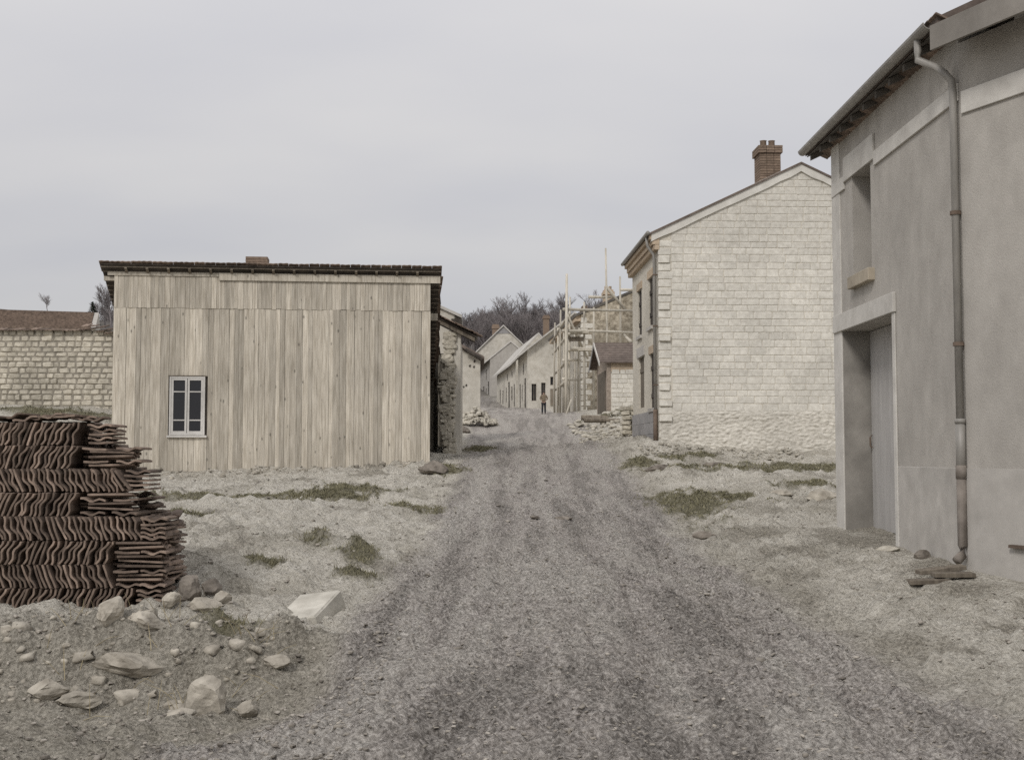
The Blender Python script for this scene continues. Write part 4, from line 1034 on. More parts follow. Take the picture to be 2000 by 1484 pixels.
# ------------------------------------------------------------------ houses further up the street
zf = lambda py, Y: zpix(py, Y)
# gabled house at the bend
_gh, _gp, _a, _b, _c = street_house('gabled_house', 'pale gabled house at the bend of the street below the wooded hill', 'house', 921, 800, 172, 900, 9, xpix(1046, 700, 172) - xpix(921, 700, 172), zf(697, 172), zf(637, 172), xpix(983, 637, 172) - xpix(921, 697, 172),
             openings=[(2, 3, 0.5, 2.4, 'dark_interior'), (5, 6, 0.3, 2.6, 'door')], wall='plaster', roof='roof_pale', oe=0.3, ov=0.25, th=0.2)
_ge = (zf(651, 172) - _gp.z, zf(639, 172) - _gp.z)
b = MB(); b.prism([(xpix(969, 650, 172) - _gp.x, _ge[0]), (xpix(997, 650, 172) - _gp.x, _ge[0]), (xpix(983, 638, 172) - _gp.x, _ge[1])], lambda a, z, d: (a, d, z), -0.06, -0.003); b.build('gable_boarding', 'dado', _gh)
# low terrace with doors and windows
street_house('low_terrace', 'low pale terrace house with dark doors, its long tiled roof sloping to the street', 'house', 1008, 797, 113, 757, 20, 5.2, zf(702, 113), zf(653, 113), 2.1,
             openings=[(1.2, 2.2, 0.2, 2.3, 'dark_interior'), (3.4, 4.6, 0.9, 2.2, 'dark_interior'), (6, 7.6, 0.0, 2.8, 'door'), (9, 9.9, 0.9, 2.4, 'dark_interior'), (12.5, 13.6, 0.9, 2.3, 'dark_interior'), (15.5, 16.8, 0.0, 2.5, 'door'), (3.4, 4.2, 3.0, 3.7, 'dark_interior'), (8.0, 8.8, 3.0, 3.7, 'dark_interior')],
             wall='plaster', roof='roof_pale', oe=0.5, ov=0.0, th=0.2)
street_house('end_terrace_house', 'greyish house with higher eave beyond the low pale terrace at the bend', 'house', 957, 797, 142, 757, 18, 6.0, zf(701, 142), zf(668, 142), 2.4,
             openings=[(1.5, 3.2, 0.0, 3.2, 'dark_interior'), (5, 6.2, 0.8, 2.6, 'dark_interior'), (8.5, 10.5, 0.0, 3.0, 'door'), (5, 6.2, 3.6, 4.8, 'dark_interior')], wall='render', roof='roof_pale', oe=0.5, ov=0.1, th=0.2)
# house with long sloping verge
gh, gp, gze, gzr, gsl = street_house('verge_house', 'plastered house with long pale verge and low doors behind the standing man', 'house', 1030, 797, 101, 828, 10, xpix(1200, 690, 101) - xpix(1030, 690, 101), zf(684, 101), zf(613, 101), xpix(1122, 613, 101) - xpix(1030, 684, 101),
             openings=[(1.5, 3.2, 0.0, 2.6, 'door'), (5, 6, 0.8, 2.2, 'dark_interior'), (3.5, 4.5, 3.0, 4.0, 'dark_interior'), (7, 8.5, 0, 2.4, 'door')], gable_openings=[(0.35, 0.75, 0.6, 2.0), (1.15, 1.5, 0.7, 2.1), (1.9, 2.4, 1.9, 2.6)],
             wall='plaster', roof='roof_pale', oe=0.7, ov=0.5, th=0.16)
b = MB(); b.box(1.9, 2.7, -0.05, 0.002, 0.2, 1.6); b.build('shed_door', 'old_wood', gh)
for (hh, xx, yy, zt) in ((gh, xpix(1074, 620, 105) - gp.x, 4.0, zf(615, 105) - gp.z),):
    b = MB(); b.box(xx - 0.24, xx + 0.24, yy, yy + 0.7, zt - 2.5, zt); b.box(xx - 0.30, xx + 0.30, yy - 0.06, yy + 0.76, zt - 0.3, zt - 0.12); b.build('chimney', 'brick', hh)
q = P(968, 637, 192)
b = MB(); b.box(-0.52, 0.52, 0, 1.0, -4, 0.3); b.box(-0.62, 0.62, -0.1, 1.1, -0.4, 0.0); 
t_ = thing('rear_house', 'house mostly hidden behind the pale gable, only roof and brick chimney showing', 'house', (q.x, q.y, q.z - 6)); b.build('chimney', 'brick', t_, (0, 0, 6))
b = MB(); b.prism([(-4, 0.5), (4, 0.5), (0, 3.4)], lambda a, z, d: (a, d, z), 0.2, 9); b.build('roof', 'roof', t_)
b = MB(); b.box(-3.8, 3.8, 0.3, 8.8, -3, 0.49); b.build('wall', 'plaster', t_)
# house under scaffolding
SY = 66.0
fS = lambda px: SY * (1136 - 828.0) / (px - 828.0) - SY
sh, sp_, sze, szr, ssl = street_house('scaffolded_house', 'two storey house of brown rubble with pale corner stones behind wooden scaffolding', 'house', 1136, 797, SY, 828, 14.5, 2 * (xpix(1262, 560, SY) - xpix(1136, 615, SY)), zf(614, SY), zf(560, SY), xpix(1262, 560, SY) - xpix(1136, 615, SY),
             openings=[(0.8, 1.6, 0.0, 2.2, 'dark_interior'), (2.6, 3.6, 0.6, 2.3, 'dark_interior'), (2.6, 3.6, 3.1, 4.5, 'dark_interior'), (0.6, 1.5, 3.1, 4.5, 'dark_interior'), (5.4, 6.4, 0.2, 2.6, 'open'), (8.0, 9.0, 0.6, 2.3, 'dark_interior'), (8.0, 9.0, 3.1, 4.5, 'dark_interior'), (11, 12, 0.6, 2.3, 'dark_interior'), (5.4, 6.4, 3.1, 4.5, 'dark_interior')],
             wall='plaster', gable_mat='brownstone', roof='roof_under', oe=0.35, ov=0.05, th=0.14)
z = -0.2; k = 0
while z < sze - 0.3:
    ww = random.uniform(0.5, 0.75) if k % 2 else random.uniform(0.3, 0.4)
    o = link('quoin_stone', random.choice(SM_block), None, sh, (ww / 2 - 0.015, 0.15, z + 0.15)); o.scale = (ww, 0.34, 0.27); z += 0.30; k += 1
b = MB(); b.box(-0.3, 0.05, 0.1, 14, sze - 0.35, sze - 0.02); b.build('cornice', 'brick_pale', sh)
for px, top, wpx, mat_ in ((1190, 567, 18, 'brick_pale'), (1143, 599, 10, 'brick')):
    xx = xpix(px, 580, SY + 1) - sp_.x; hw = wpx / 2 / FPX * SY; zt = zf(top, SY + 1) - sp_.z
    b = MB(); b.box(xx - hw, xx + hw, 0.55, 1.25, zt - 1.6, zt); b.box(xx - hw - 0.06, xx + hw + 0.06, 0.49, 1.31, zt - 0.28, zt - 0.12); c_ = b.build('chimney', mat_, sh)
    if px == 1190:
        for e in (-0.12, 0.12):
            b = MB(); b.tube([(xx + e, 0.9, zt), (xx + e, 0.9, zt + 0.22)], 0.08, 8); b.build('chimney_pot', 'brick_pale', c_)
# scaffolding
scf = thing('scaffolding', 'light wooden scaffolding of tall poles and ledgers round the brown rubble house', 'scaffolding', P(1108, 815, 62))
s0 = scf.location
def pole(px0, py0, Y0, px1, py1, Y1, r=0.07, name='pole'):
    a, c = P(px0, py0, Y0) - s0, P(px1, py1, Y1) - s0
    m = (a + c) / 2 + Vector((random.uniform(-0.04, 0.04), 0, random.uniform(-0.03, 0.03)))
    b = MB(); b.tube([a, m, c], [r, r * 0.9, r * 0.75], 6); return b.build(name, 'pole', scf, smooth=True)
for a in ((1105, 818, 62, 1107, 535, 62, .09), (1111, 812, 63, 1113, 580, 63), (1185, 800, 64, 1183, 485, 64), (1094, 806, 68, 1095, 605, 68), (1130, 806, 63.5, 1131, 640, 63.5), (1083, 806, 74, 1084, 630, 74), (1116, 780, 61, 1103, 822, 61, .05), (1100, 806, 66, 1101, 650, 66), (1142, 800, 63, 1141, 590, 63), (1160, 800, 64.5, 1160, 600, 64.5), (1212, 740, 64.8, 1211, 540, 64.8), (1089, 806, 71, 1090, 640, 71), (1122, 806, 66, 1122, 640, 66)):
    pole(*a)
for a in ((1100, 604, 62, 1245, 607, 64.5), (1098, 646, 62, 1245, 650, 64.5), (1100, 704, 62, 1134, 703, 64), (1112, 613, 62, 1078, 668, 76), (1111, 652, 62, 1080, 692, 76), (1150, 580, 64, 1200, 580, 64.5), (1213, 566, 64, 1245, 566, 64.5), (1232, 667, 63, 1218, 652, 65), (1107, 703, 62, 1084, 730, 76), (1108, 615, 62, 1148, 700, 64), (1100, 740, 62, 1136, 741, 64), (1105, 745, 62, 1084, 762, 76), (1115, 680, 62.4, 1175, 682, 63.5), (1184, 560, 64, 1222, 606, 64.6)):
    pole(*a, r=0.085, name='ledger')
pl_ = MB()
for (px0, px1, py, Y) in ((1110, 1150, 650, 62.6), (1110, 1160, 684, 62.6)):
    a, c = P(px0, py, Y) - s0, P(px1, py, Y) - s0
    for k in range(3):
        b = MB(); b.box(a.x, c.x, a.y + k * 0.25, a.y + k * 0.25 + 0.23, a.z, a.z + 0.05); b.build('plank', 'pole', scf)
a, c = P(1111, 657, 62.9) - s0, P(1140, 657, 62.9) - s0
b = MB(); b.box(a.x, c.x, a.y, a.y + 0.05, a.z - 0.25, a.z - 0.02); b.build('toe_board', 'old_wood', scf)

# outhouse with steep tile roof
OY = 51.0
op = P(1186, 800, OY)
oh = thing('outhouse', 'small outhouse with steep brown tile roof, pale bargeboard and brick end beside the limestone house', 'outhouse', op, vp_angle(917))
oz = lambda py, Y=OY: zpix(py, Y) - op.z
OW = OY * (1186 - 917.0) / (1166 - 917.0) - OY      # depth of the gable end along the street
ol = 4.6
ez_, rz_ = oz(706), oz(672, OY + OW / 2)
b = MB(); b.box(0.16, ol, 0.0, 0.3, -0.6, oz(728) - 0.02); b.build('side_wall', 'mortar', oh)
b = MB(); b.box(0.16, ol, OW - 0.3, OW, -0.6, ez_); b.build('rear_wall', 'mortar', oh)
b = MB(); b.box(0.16, ol, -0.015, 0.3, oz(726), ez_); b.build('brick_band', 'brick_pale', oh)
b = MB(); b.prism([(0, -0.6), (OW, -0.6), (OW, ez_), (OW / 2, rz_ - 0.05), (0, ez_)], lambda a, z, d: (d, a, z), 0.0, 0.16); b.build('brick_end', 'brick_grey', oh)
b = MB(); b.box(-0.03, 0.0, 0.5, OW - 0.6, -0.3, ez_ - 0.35); b.build('door', 'old_wood', oh)
slo = (rz_ - ez_) / (OW / 2)
for sgn in (0, 1):
    b = MB()
    n_ = 11
    for k in range(n_):
        t0, t1 = k / n_, (k + 1) / n_
        ya, yb = (-0.2 + t0 * (OW / 2 + 0.2), -0.2 + t1 * (OW / 2 + 0.2) + 0.03)
        za, zb_ = ez_ + ya * slo, ez_ + yb * slo
        if sgn: ya, yb = OW - ya, OW - yb
        b.prism([(ya, za + 0.02), (yb, zb_ + 0.02), (yb, zb_ + 0.05), (ya, za + 0.075)], lambda a, z, d: (d, a, z), -0.32, ol)
    b.build('roof', 'roof', oh)
    f = lambda y: ez_ + y * slo
    ya, yb = (-0.22, OW / 2)
    pts = [(ya, f(ya) - 0.10), (yb, f(yb) - 0.10), (yb, f(yb) + 0.06), (ya, f(ya) + 0.06)]
    if sgn: pts = [(OW - a, z) for a, z in pts]
    b = MB(); b.prism(pts, lambda a, z, d: (d, a, z), -0.36 - 0.002 * sgn, -0.325); b.build('bargeboard', 'smooth' if sgn == 0 else 'dado', oh)  # far board darker: shade of the verge underside put into its colour
def osp(z0, z1): return [(0.17, 3.2)]
lay_stones(oh, dict(z0=-0.3, z1=oz(730), f=osp), lambda a, z, d: ((a, -d, z), 0), SM_block, ch=(0.17, 0.23), w=(0.22, 0.5), proud=0.02, depth=0.12, gap=0.02)

# ------------------------------------------------------------------ old wall and tiled house on the left
WY = 36.0
wp = P(60, 800, WY)
ow = thing('old_stone_wall', 'old coursed limestone wall with dark tile coping left of the board shed', 'wall', (wp.x, wp.y, wp.z), 0.02)
wl_ = P(245, 700, WY).x - wp.x
wz = lambda py: zpix(py, WY) - wp.z
b = MB(); b.box(-3.4, wl_ + 1.5, 0, 0.5, -1.0, wz(650)); b.build('wall_core', 'joint', ow)
def wsp(z0, z1): return [(-1.2, wl_)]
lay_stones(ow, dict(z0=-0.25, z1=wz(655), f=wsp), lambda a, z, d: ((a, -d, z), 0), SM_dry, ch=(0.14, 0.19), w=(0.17, 0.36), proud=0.02, depth=0.2, gap=0.014, limit=296, key=lambda s: s[0] < 0, jit=0.014)
b = MB(); b.box(-3.4, -1.2, -0.03, 0.0, -1.0, wz(652)); b.build('wall_end', 'drystone', ow)
x_ = -1.3
while x_ < wl_ + 1.0:
    px_ = 1000 + (x_ + wp.x) / WY * FPX
    zt = wz(np.interp(px_, [60, 150, 165, 222, 260], [645, 645, 643, 655, 658]))
    o = link('coping_tile', ftile, None, ow, (x_, -0.14, zt - 0.03 + random.uniform(-0.01, 0.012))); o.rotation_euler = (0.16 + random.uniform(-0.05, 0.05), random.uniform(-0.06, 0.02) - (0.1 if px_ > 150 else 0), random.uniform(-0.1, 0.1)); o.scale = (1, 1.3, 1.4)
    if px_ > 148:
        o = link('coping_tile', ftile, None, ow, (x_, -0.10, zt + 0.06 + random.uniform(-0.01, 0.02))); o.rotation_euler = (0.2 + random.uniform(-0.06, 0.06), -0.12, random.uniform(-0.1, 0.1)); o.scale = (1, 1.3, 1.4)
    x_ += 0.245
LY = 58.0
lp = P(187, 640, LY)
lh = thing('tiled_house', 'house with brown tiled roof and pale gable edge showing above the old stone wall', 'house', (lp.x, lp.y, lp.z), math.radians(15.5))
rt = zpix(613, LY + 2.2) - lp.z; re_ = zpix(646, LY) - lp.z
b = MB(); N_ = 12; LX = -8.0
for k in range(N_):
    y0, y1 = -0.2 + k * 2.4 / N_, -0.2 + (k + 1) * 2.4 / N_ + 0.03
    z0, z1 = re_ + (rt - re_) * k / N_, re_ + (rt - re_) * (k + 1.1) / N_
    b.prism([(y0, z0), (y1, z1), (y1, z1 + 0.02), (y0, z0 + 0.13)], lambda a, z, d: (d, a, z), LX, -0.22)
b.build('roof', 'tile', lh)
b = MB(); b.prism([(0, -4), (4.8, -4), (4.8, re_), (2.3, rt + 0.06), (-0.25, re_ + 0.12), (0, re_)], lambda a, z, d: (d, a, z), -0.2, 0.0); b.build('gable_wall', 'render', lh)
b = MB(); b.box(LX, -0.21, 0.0, 0.3, -4, re_); b.build('wall', 'plaster', lh)
b = MB(); b.prism([(2.26, rt - 0.05), (4.9, re_ - 0.1), (4.9, re_), (2.26, rt + 0.05)], lambda a, z, d: (d, a, z), LX, -0.22); b.build('rear_roof', 'roof', lh)

# ------------------------------------------------------------------ trees
def tree_arrays(seed, H, levels=5, spread=0.55, first=0.3, thin=1.0, nb=(2, 4), side=3):
    r = random.Random(seed); Vs, Fs = [], []
    def seg(a, c, r0, r1):
        d = (c - a).normalized(); u = d.orthogonal().normalized(); w = d.cross(u); base = len(Vs)
        for p, rr in ((a, r0), (c, r1)):
            for k in range(side): Vs.append(p + (u * math.cos(2 * PI * k / side) + w * math.sin(2 * PI * k / side)) * rr)
        for k in range(side): Fs.append((base + k, base + (k + 1) % side, base + side + (k + 1) % side, base + side + k))
    def grow(p, d, ln, rad, lev):
        n = 3 if lev < 2 else 2
        for i in range(n):
            d2 = (d + Vector((r.uniform(-1, 1), r.uniform(-1, 1), r.uniform(-0.5, 0.9))) * 0.16).normalized(); q = p + d2 * ln / n
            seg(p, q, rad * (1 - 0.25 * i / n), rad * (1 - 0.25 * (i + 1) / n)); p, d = q, d2
            if lev < levels and (lev > 0 or i > 0):
                for _ in range(r.randint(*nb) - 1):
                    a = Vector((r.uniform(-1, 1), r.uniform(-1, 1), r.uniform(0.0, 0.8))).normalized()
                    grow(p, (d * (1 - spread) + a * spread).normalized(), ln * r.uniform(0.45, 0.68), rad * 0.5, lev + 1)
        if lev < levels:
            grow(p, (d + Vector((r.uniform(-1, 1), r.uniform(-1, 1), 0.3)) * 0.35).normalized(), ln * 0.62, rad * 0.62, lev + 1)
    grow(Vector((0, 0, 0)), Vector((r.uniform(-.06, .06), r.uniform(-.06, .06), 1)).normalized(), H * first * 1.6, H * 0.017 * thin, 0)
    V_ = np.array([v[:] for v in Vs]); V_ *= H / V_[:, 2].max(); return V_, Fs
def bare_tree(px, py_base, Y, H, seed, label, levels=4, thin=1.0):
    p = P(px, py_base, Y); V_, F_ = tree_arrays(seed, H, levels, thin=thin)
    t = thing('bare_tree', label, 'tree', p)
    nseg = len(F_) // 3; cut = 9                                    # first quads: the trunk
    tr, cr = F_[:cut], F_[cut:]
    me = bpy.data.meshes.new('trunk'); me.from_pydata([tuple(v) for v in V_], [], tr); me.update()
    bm = bmesh.new(); bm.from_mesh(me); bmesh.ops.delete(bm, geom=[v for v in bm.verts if not v.link_faces], context='VERTS'); bm.to_mesh(me); bm.free()
    link('trunk', me, 'bark', t)
    me = bpy.data.meshes.new('crown'); me.from_pydata([tuple(v) for v in V_], [], cr); me.update()
    bm = bmesh.new(); bm.from_mesh(me); bmesh.ops.delete(bm, geom=[v for v in bm.verts if not v.link_faces], context='VERTS'); bm.to_mesh(me); bm.free()
    link('crown', me, 'bark', t); return t
bare_tree(93, 615, 150, 2400 and (615 - 572) / FPX * 150, 3, 'small lone bare tree above the tiled roof', 4, 1.2)
bare_tree(206, 640, 160, (640 - 560) / FPX * 160, 4, 'tall bare tree just left of the board shed', 4, 1.3)
bare_tree(218, 640, 165, (640 - 548) / FPX * 165, 8, 'bare tree half hidden by the left end of the shed roof', 4, 1.3)
bare_tree(192, 640, 170, (640 - 585) / FPX * 170, 9, 'low bare tree between the fir and the tall bare trees', 4, 1.5)
bare_tree(977, 690, 240, (690 - 572) / FPX * 240, 5, 'broad bare tree crowning the wooded hill above the pale gable', 5, 1.3)
bare_tree(1031, 690, 238, (690 - 566) / FPX * 238, 6, 'tallest slender bare tree of the wooded hill', 5, 1.3)
bare_tree(1092, 690, 238, (690 - 572) / FPX * 238, 7, 'bare tree on the hill just left of the scaffold poles', 5, 1.3)
bare_tree(1150, 680, 220, (680 - 566) / FPX * 220, 10, 'bare tree showing behind the scaffolded house', 5, 1.3)
# fir
p = P(180, 640, 158); fir = thing('fir_tree', 'small dark fir tree above the tiled roof', 'tree', p)
b = MB(); b.tube([(0, 0, 0), (0, 0, 3.3)], [0.15, 0.02], 6); b.build('trunk', 'bark', fir)
b = MB(); R2 = random.Random(2)
for k in range(420):
    z = R2.uniform(0.6, 3.35); rr = (3.45 - z) * 0.46 * R2.uniform(0.4, 1.05); a = R2.uniform(0, 2 * PI)
    c = Vector((math.cos(a) * rr, math.sin(a) * rr, z - rr * 0.25)); d = Vector((math.cos(a), math.sin(a), -0.3)) * 0.28; e = Vector((-math.sin(a), math.cos(a), 0)) * 0.12
    b.add([c - d * 0.4 - e, c - d * 0.4 + e, c + d], [(0, 1, 2)])
me = bpy.data.meshes.new('crown'); me.from_pydata(b.v, [], b.f); me.update(); link('crown', me, 'fir', fir)
# the wood on the hill: reads as one mass
protos = [tree_arrays(100 + i, 1.0, 4, thin=1.5, nb=(2, 4)) for i in range(6)]
Vs, Fs, nb_ = [], [], 0
def wood_tree(x, y, H, i):
    global nb_
    v, f = protos[i % 6]; a = random.uniform(0, 2 * PI); c, s = math.cos(a), math.sin(a)
    M_ = np.array([[c, -s, 0], [s, c, 0], [0, 0, 1]]); w = H * random.uniform(0.85, 1.15)
    vv = v @ M_.T * np.array([w, w, H]) + np.array([x, y, float(base_z(np.array([x]), np.array([y]))[0]) - 0.3])
    Vs.append(vv); Fs.append(np.array(f) + nb_); nb_ += len(vv)
prof_x = [880, 905, 930, 960, 975, 1000, 1030, 1060, 1090, 1110, 1150, 1200, 1260]
prof_y = [612, 607, 603, 595, 590, 598, 592, 600, 594, 605, 600, 600, 600]
for k in range(150):
    Y = random.uniform(205, 262); px = random.uniform(868, 1290); x = xpix(px, 640, Y)
    zt = zpix(np.interp(px, prof_x, prof_y) + random.uniform(-2, 22), Y); H = zt - float(base_z(np.array([x]), np.array([Y]))[0])
    wood_tree(x, Y, max(4.0, min(H, 15)), k)
for k in range(45):
    Y = random.uniform(185, 240); px = random.uniform(185, 300); x = xpix(px, 620, Y)
    zt = zpix(610 - (px - 185) * 0.5 + random.uniform(0, 20), Y); H = zt - float(base_z(np.array([x]), np.array([Y]))[0])
    wood_tree(x, Y, max(2.5, min(H, 12)), k)
for k in range(80):
    wood_tree(random.uniform(-66, -12), random.uniform(205, 290), random.uniform(6, 9), k)
for k in range(70):
    Y = random.uniform(200, 300); x = random.uniform(-170, -95) if k % 2 else random.uniform(60, 170); wood_tree(x, Y, random.uniform(6, 9), k)
Va = np.concatenate(Vs); Fa = np.concatenate(Fs)
o = mesh_np('woods', Va, Fa, 'bark'); tag(o, 'bare winter wood covering the hill behind the village', 'woods', kind='stuff')

# ------------------------------------------------------------------ rocks, blocks, timber
def rock(px, py, Y, w, h, d, mat, label, seed, sink=0.25, rz=0.0, tilt=0.0, group=None, name='rock', cat='rock', sub=3):
    g = G(px, py, Y); me = rock_mesh(name, mat, sub, 0.22, seed); o = link(name, me, None, None, g + Vector((0, 0, h * (0.5 - sink))))
    o.scale = (w * 1.15, d * 1.15, h * 1.15); o.rotation_euler = (0, tilt, rz); tag(o, label, cat, group); return o
rock(408, 1322, 9.05, 0.29, 0.30, 0.26, 'bank_rock', 'pale boulder standing out of the earth bank in front', 2, 0.10, 0.4, 0.2)
rock(487, 1312, 9.0, 0.15, 0.12, 0.12, 'bank_rock', 'small pale stone right of the boulder on the bank', 3, 0.2)
rock(372, 1172, 11.05, 0.25, 0.26, 0.22, 'dark_rock', 'dark rock leaning against the corner of the tile stack', 5, 0.1, 0.2, 0.5)
rock(412, 1162, 11.35, 0.22, 0.17, 0.2, 'dark_rock', 'flat dark rock behind the pale stones by the tile stack', 6, 0.1, 0.8, 0.3)
rock(395, 1192, 10.85, 0.30, 0.14, 0.2, 'bank_rock', 'long pale stone lying in front of the dark rocks', 7, 0.15, 0.1)
rock(334, 1197, 10.75, 0.17, 0.15, 0.16, 'bank_rock', 'rounded pale stone at the foot of the tile stack', 8, 0.15)
rock(437, 1180, 11.1, 0.16, 0.14, 0.16, 'bank_rock', 'right hand pale stone of the group beside the tile stack', 9, 0.2, 0.9)
rock(250, 1290, 9.55, 0.52, 0.20, 0.34, 'bank_rock', 'broad stone slab sticking out of the bank under the tile stack', 11, 0.35, 0.15, 0.10)
rock(212, 1268, 9.75, 0.22, 0.24, 0.2, 'bank_rock', 'upright stone wedged in the bank left of the broad slab', 12, 0.3, 0.4)
rock(150, 1318, 9.25, 0.34, 0.13, 0.24, 'bank_rock', 'flat stone low in the bank near the left edge', 13, 0.35)
rock(95, 1312, 9.25, 0.30, 0.16, 0.2, 'bank_rock', 'stone at the far left foot of the bank', 14, 0.35)
rock(320, 1232, 10.2, 0.22, 0.13, 0.2, 'dark_rock', 'half buried brown stone at the lip of the bank', 15, 0.45)
rock(845, 930, 28.2, 0.62, 0.36, 0.5, 'dark_rock', 'dark lump of rock at the right foot of the board shed', 21, 0.3, 0.3, 0.15)
rock(1608, 975, 21.8, 0.62, 0.26, 0.4, 'bank_rock', 'broad flat stone in the grass beside the rendered house', 22, 0.25, 0.1)
rock(1530, 965, 22.6, 0.45, 0.16, 0.3, 'bank_rock', 'low pale stone left of the broad flat stone', 23, 0.4)
rock(1395, 915, 28, 0.5, 0.2, 0.3, 'dark_rock', 'brown stone on the bank below the limestone gable', 24, 0.4)
rock(1290, 925, 26.6, 0.7, 0.22, 0.4, 'dark_rock', 'long brown clod at the road edge below the limestone house', 25, 0.45, 0.2)
rock(905, 815, 52, 0.55, 0.5, 0.5, 'dark_rock', 'small dark rock on the left edge of the road before the rubble heap', 26, 0.3)
rock(1375, 1040, 17.3, 0.34, 0.14, 0.2, 'dark_rock', 'earthy clod in the gutter below the grass bank', 27, 0.4)
rock(1100, 1010, 18.6, 0.30, 0.10, 0.22, 'dark_rock', 'brown clod in the middle of the road', 28, 0.4)
rock(1045, 1012, 18.6, 0.16, 0.07, 0.12, 'dark_rock', 'smaller brown clod beside the one in the road', 29, 0.4)
rock(285, 1262, 9.8, 0.34, 0.14, 0.26, 'bank_rock', 'tilted flat stone above the broad slab in the bank', 16, 0.3, 0.6, 0.25)
rock(180, 1235, 10.15, 0.26, 0.15, 0.2, 'bank_rock', 'brownish stone high in the bank below the standing tiles', 17, 0.4, 0.9)
rock(350, 1345, 8.75, 0.22, 0.09, 0.18, 'bank_rock', 'flat stone on the ground just left of the boulder', 18, 0.35)
rock(540, 1275, 9.55, 0.20, 0.12, 0.16, 'bank_rock', 'stone at the right end of the bank toward the road', 19, 0.35)
# squared chalk block
g = G(598, 1160, 11.15)
bm = bmesh.new(); bmesh.ops.create_cube(bm, size=1.0)
for v in bm.verts:
    v.co = Vector((v.co.x * 0.44, v.co.y * 0.62, v.co.z * 0.34))
    if v.co.z > 0: v.co.x *= 0.93; v.co.y *= 0.95
bmesh.ops.bevel(bm, geom=list(bm.edges), offset=0.012, segments=1, affect='EDGES')
for v in bm.verts: v.co += Vector((random.uniform(-1, 1), random.uniform(-1, 1), random.uniform(-1, 1))) * 0.006
me = bpy.data.meshes.new('stone_block'); bm.to_mesh(me); bm.free()
o = link('stone_block', me, 'cutstone', None, g + Vector((0.05, 0.02, -0.045))); o.rotation_euler = (math.radians(17), math.radians(-7), math.radians(-18))
tag(o, 'squared pale chalk block lying at the road edge in front of the tile stack', 'stone block')
# boards at the foot of the rendered house
R3 = random.Random(9)
for i, (px, py, Y, ln, ha, lab) in enumerate(((1838, 1134, 12.75, 0.50, 0.12, 'top weathered board of the small heap under the downpipe'), (1862, 1142, 12.55, 0.42, 0.05, 'thick dark board of the heap nearest the house wall'), (1812, 1146, 12.45, 0.46, 0.25, 'lowest loose board of the heap under the downpipe'))):
    g = G(px, py, Y); b = MB(); b.box(-ln / 2, ln / 2, -0.07, 0.07, 0, 0.045); o = b.build('board', 'old_wood', None, g + Vector((0, 0, (0.07, 0.03, 0.0)[i])), bevel=0.006); o.rotation_euler = (0.05, -0.1 * (i == 0), ha)
    tag(o, lab, 'board', 'boards at the foot of the rendered house')
rock(1800, 1092, 14.0, 0.20, 0.12, 0.16, 'dark_rock', 'dark stone against the foot of the rendered wall', 31, 0.3)
rock(1735, 1072, 14.9, 0.30, 0.10, 0.2, 'rock', 'pale stone on the ground before the barn door', 32, 0.3)
# stones stacked against the limestone house, and beams on the bank
sp0 = G(1232, 850, 39.0); pile = thing('stone_pile', 'dark heap of squared stones stacked against the far corner of the limestone house', 'stone pile', sp0)
for r_ in range(6):
    for c_ in range(2):
        o = link('stone', random.choice(SM_dry), None, pile, (-0.16 + c_ * 0.30 + random.uniform(-0.04, 0.04), random.uniform(-0.05, 0.05), 0.06 + r_ * 0.15)); o.scale = (0.29, 0.4, 0.14); o.rotation_euler = (0, random.uniform(-0.1, 0.1), random.uniform(-0.3, 0.3))
for i, (px, py, Y, ln, lab) in enumerate(((1185, 832, 45.5, 1.7, 'long weathered log lying on the bank below the outhouse'), (1165, 818, 47.5, 1.2, 'shorter log lying behind the long one on the bank'))):
    g = G(px, py, Y); b = MB(); b.tube([(-ln / 2, 0, 0.10), (-ln * 0.1, 0.02, 0.12), (ln * 0.25, -0.03, 0.10), (ln / 2, 0, 0.11)], [0.10, 0.09, 0.095, 0.07], 9); o = b.build('timber_log', 'old_wood', None, g + Vector((0, 0, 0.0)), smooth=True); o.rotation_euler = (0, 0.03, 0.15 - 0.4 * i); tag(o, lab, 'timber')

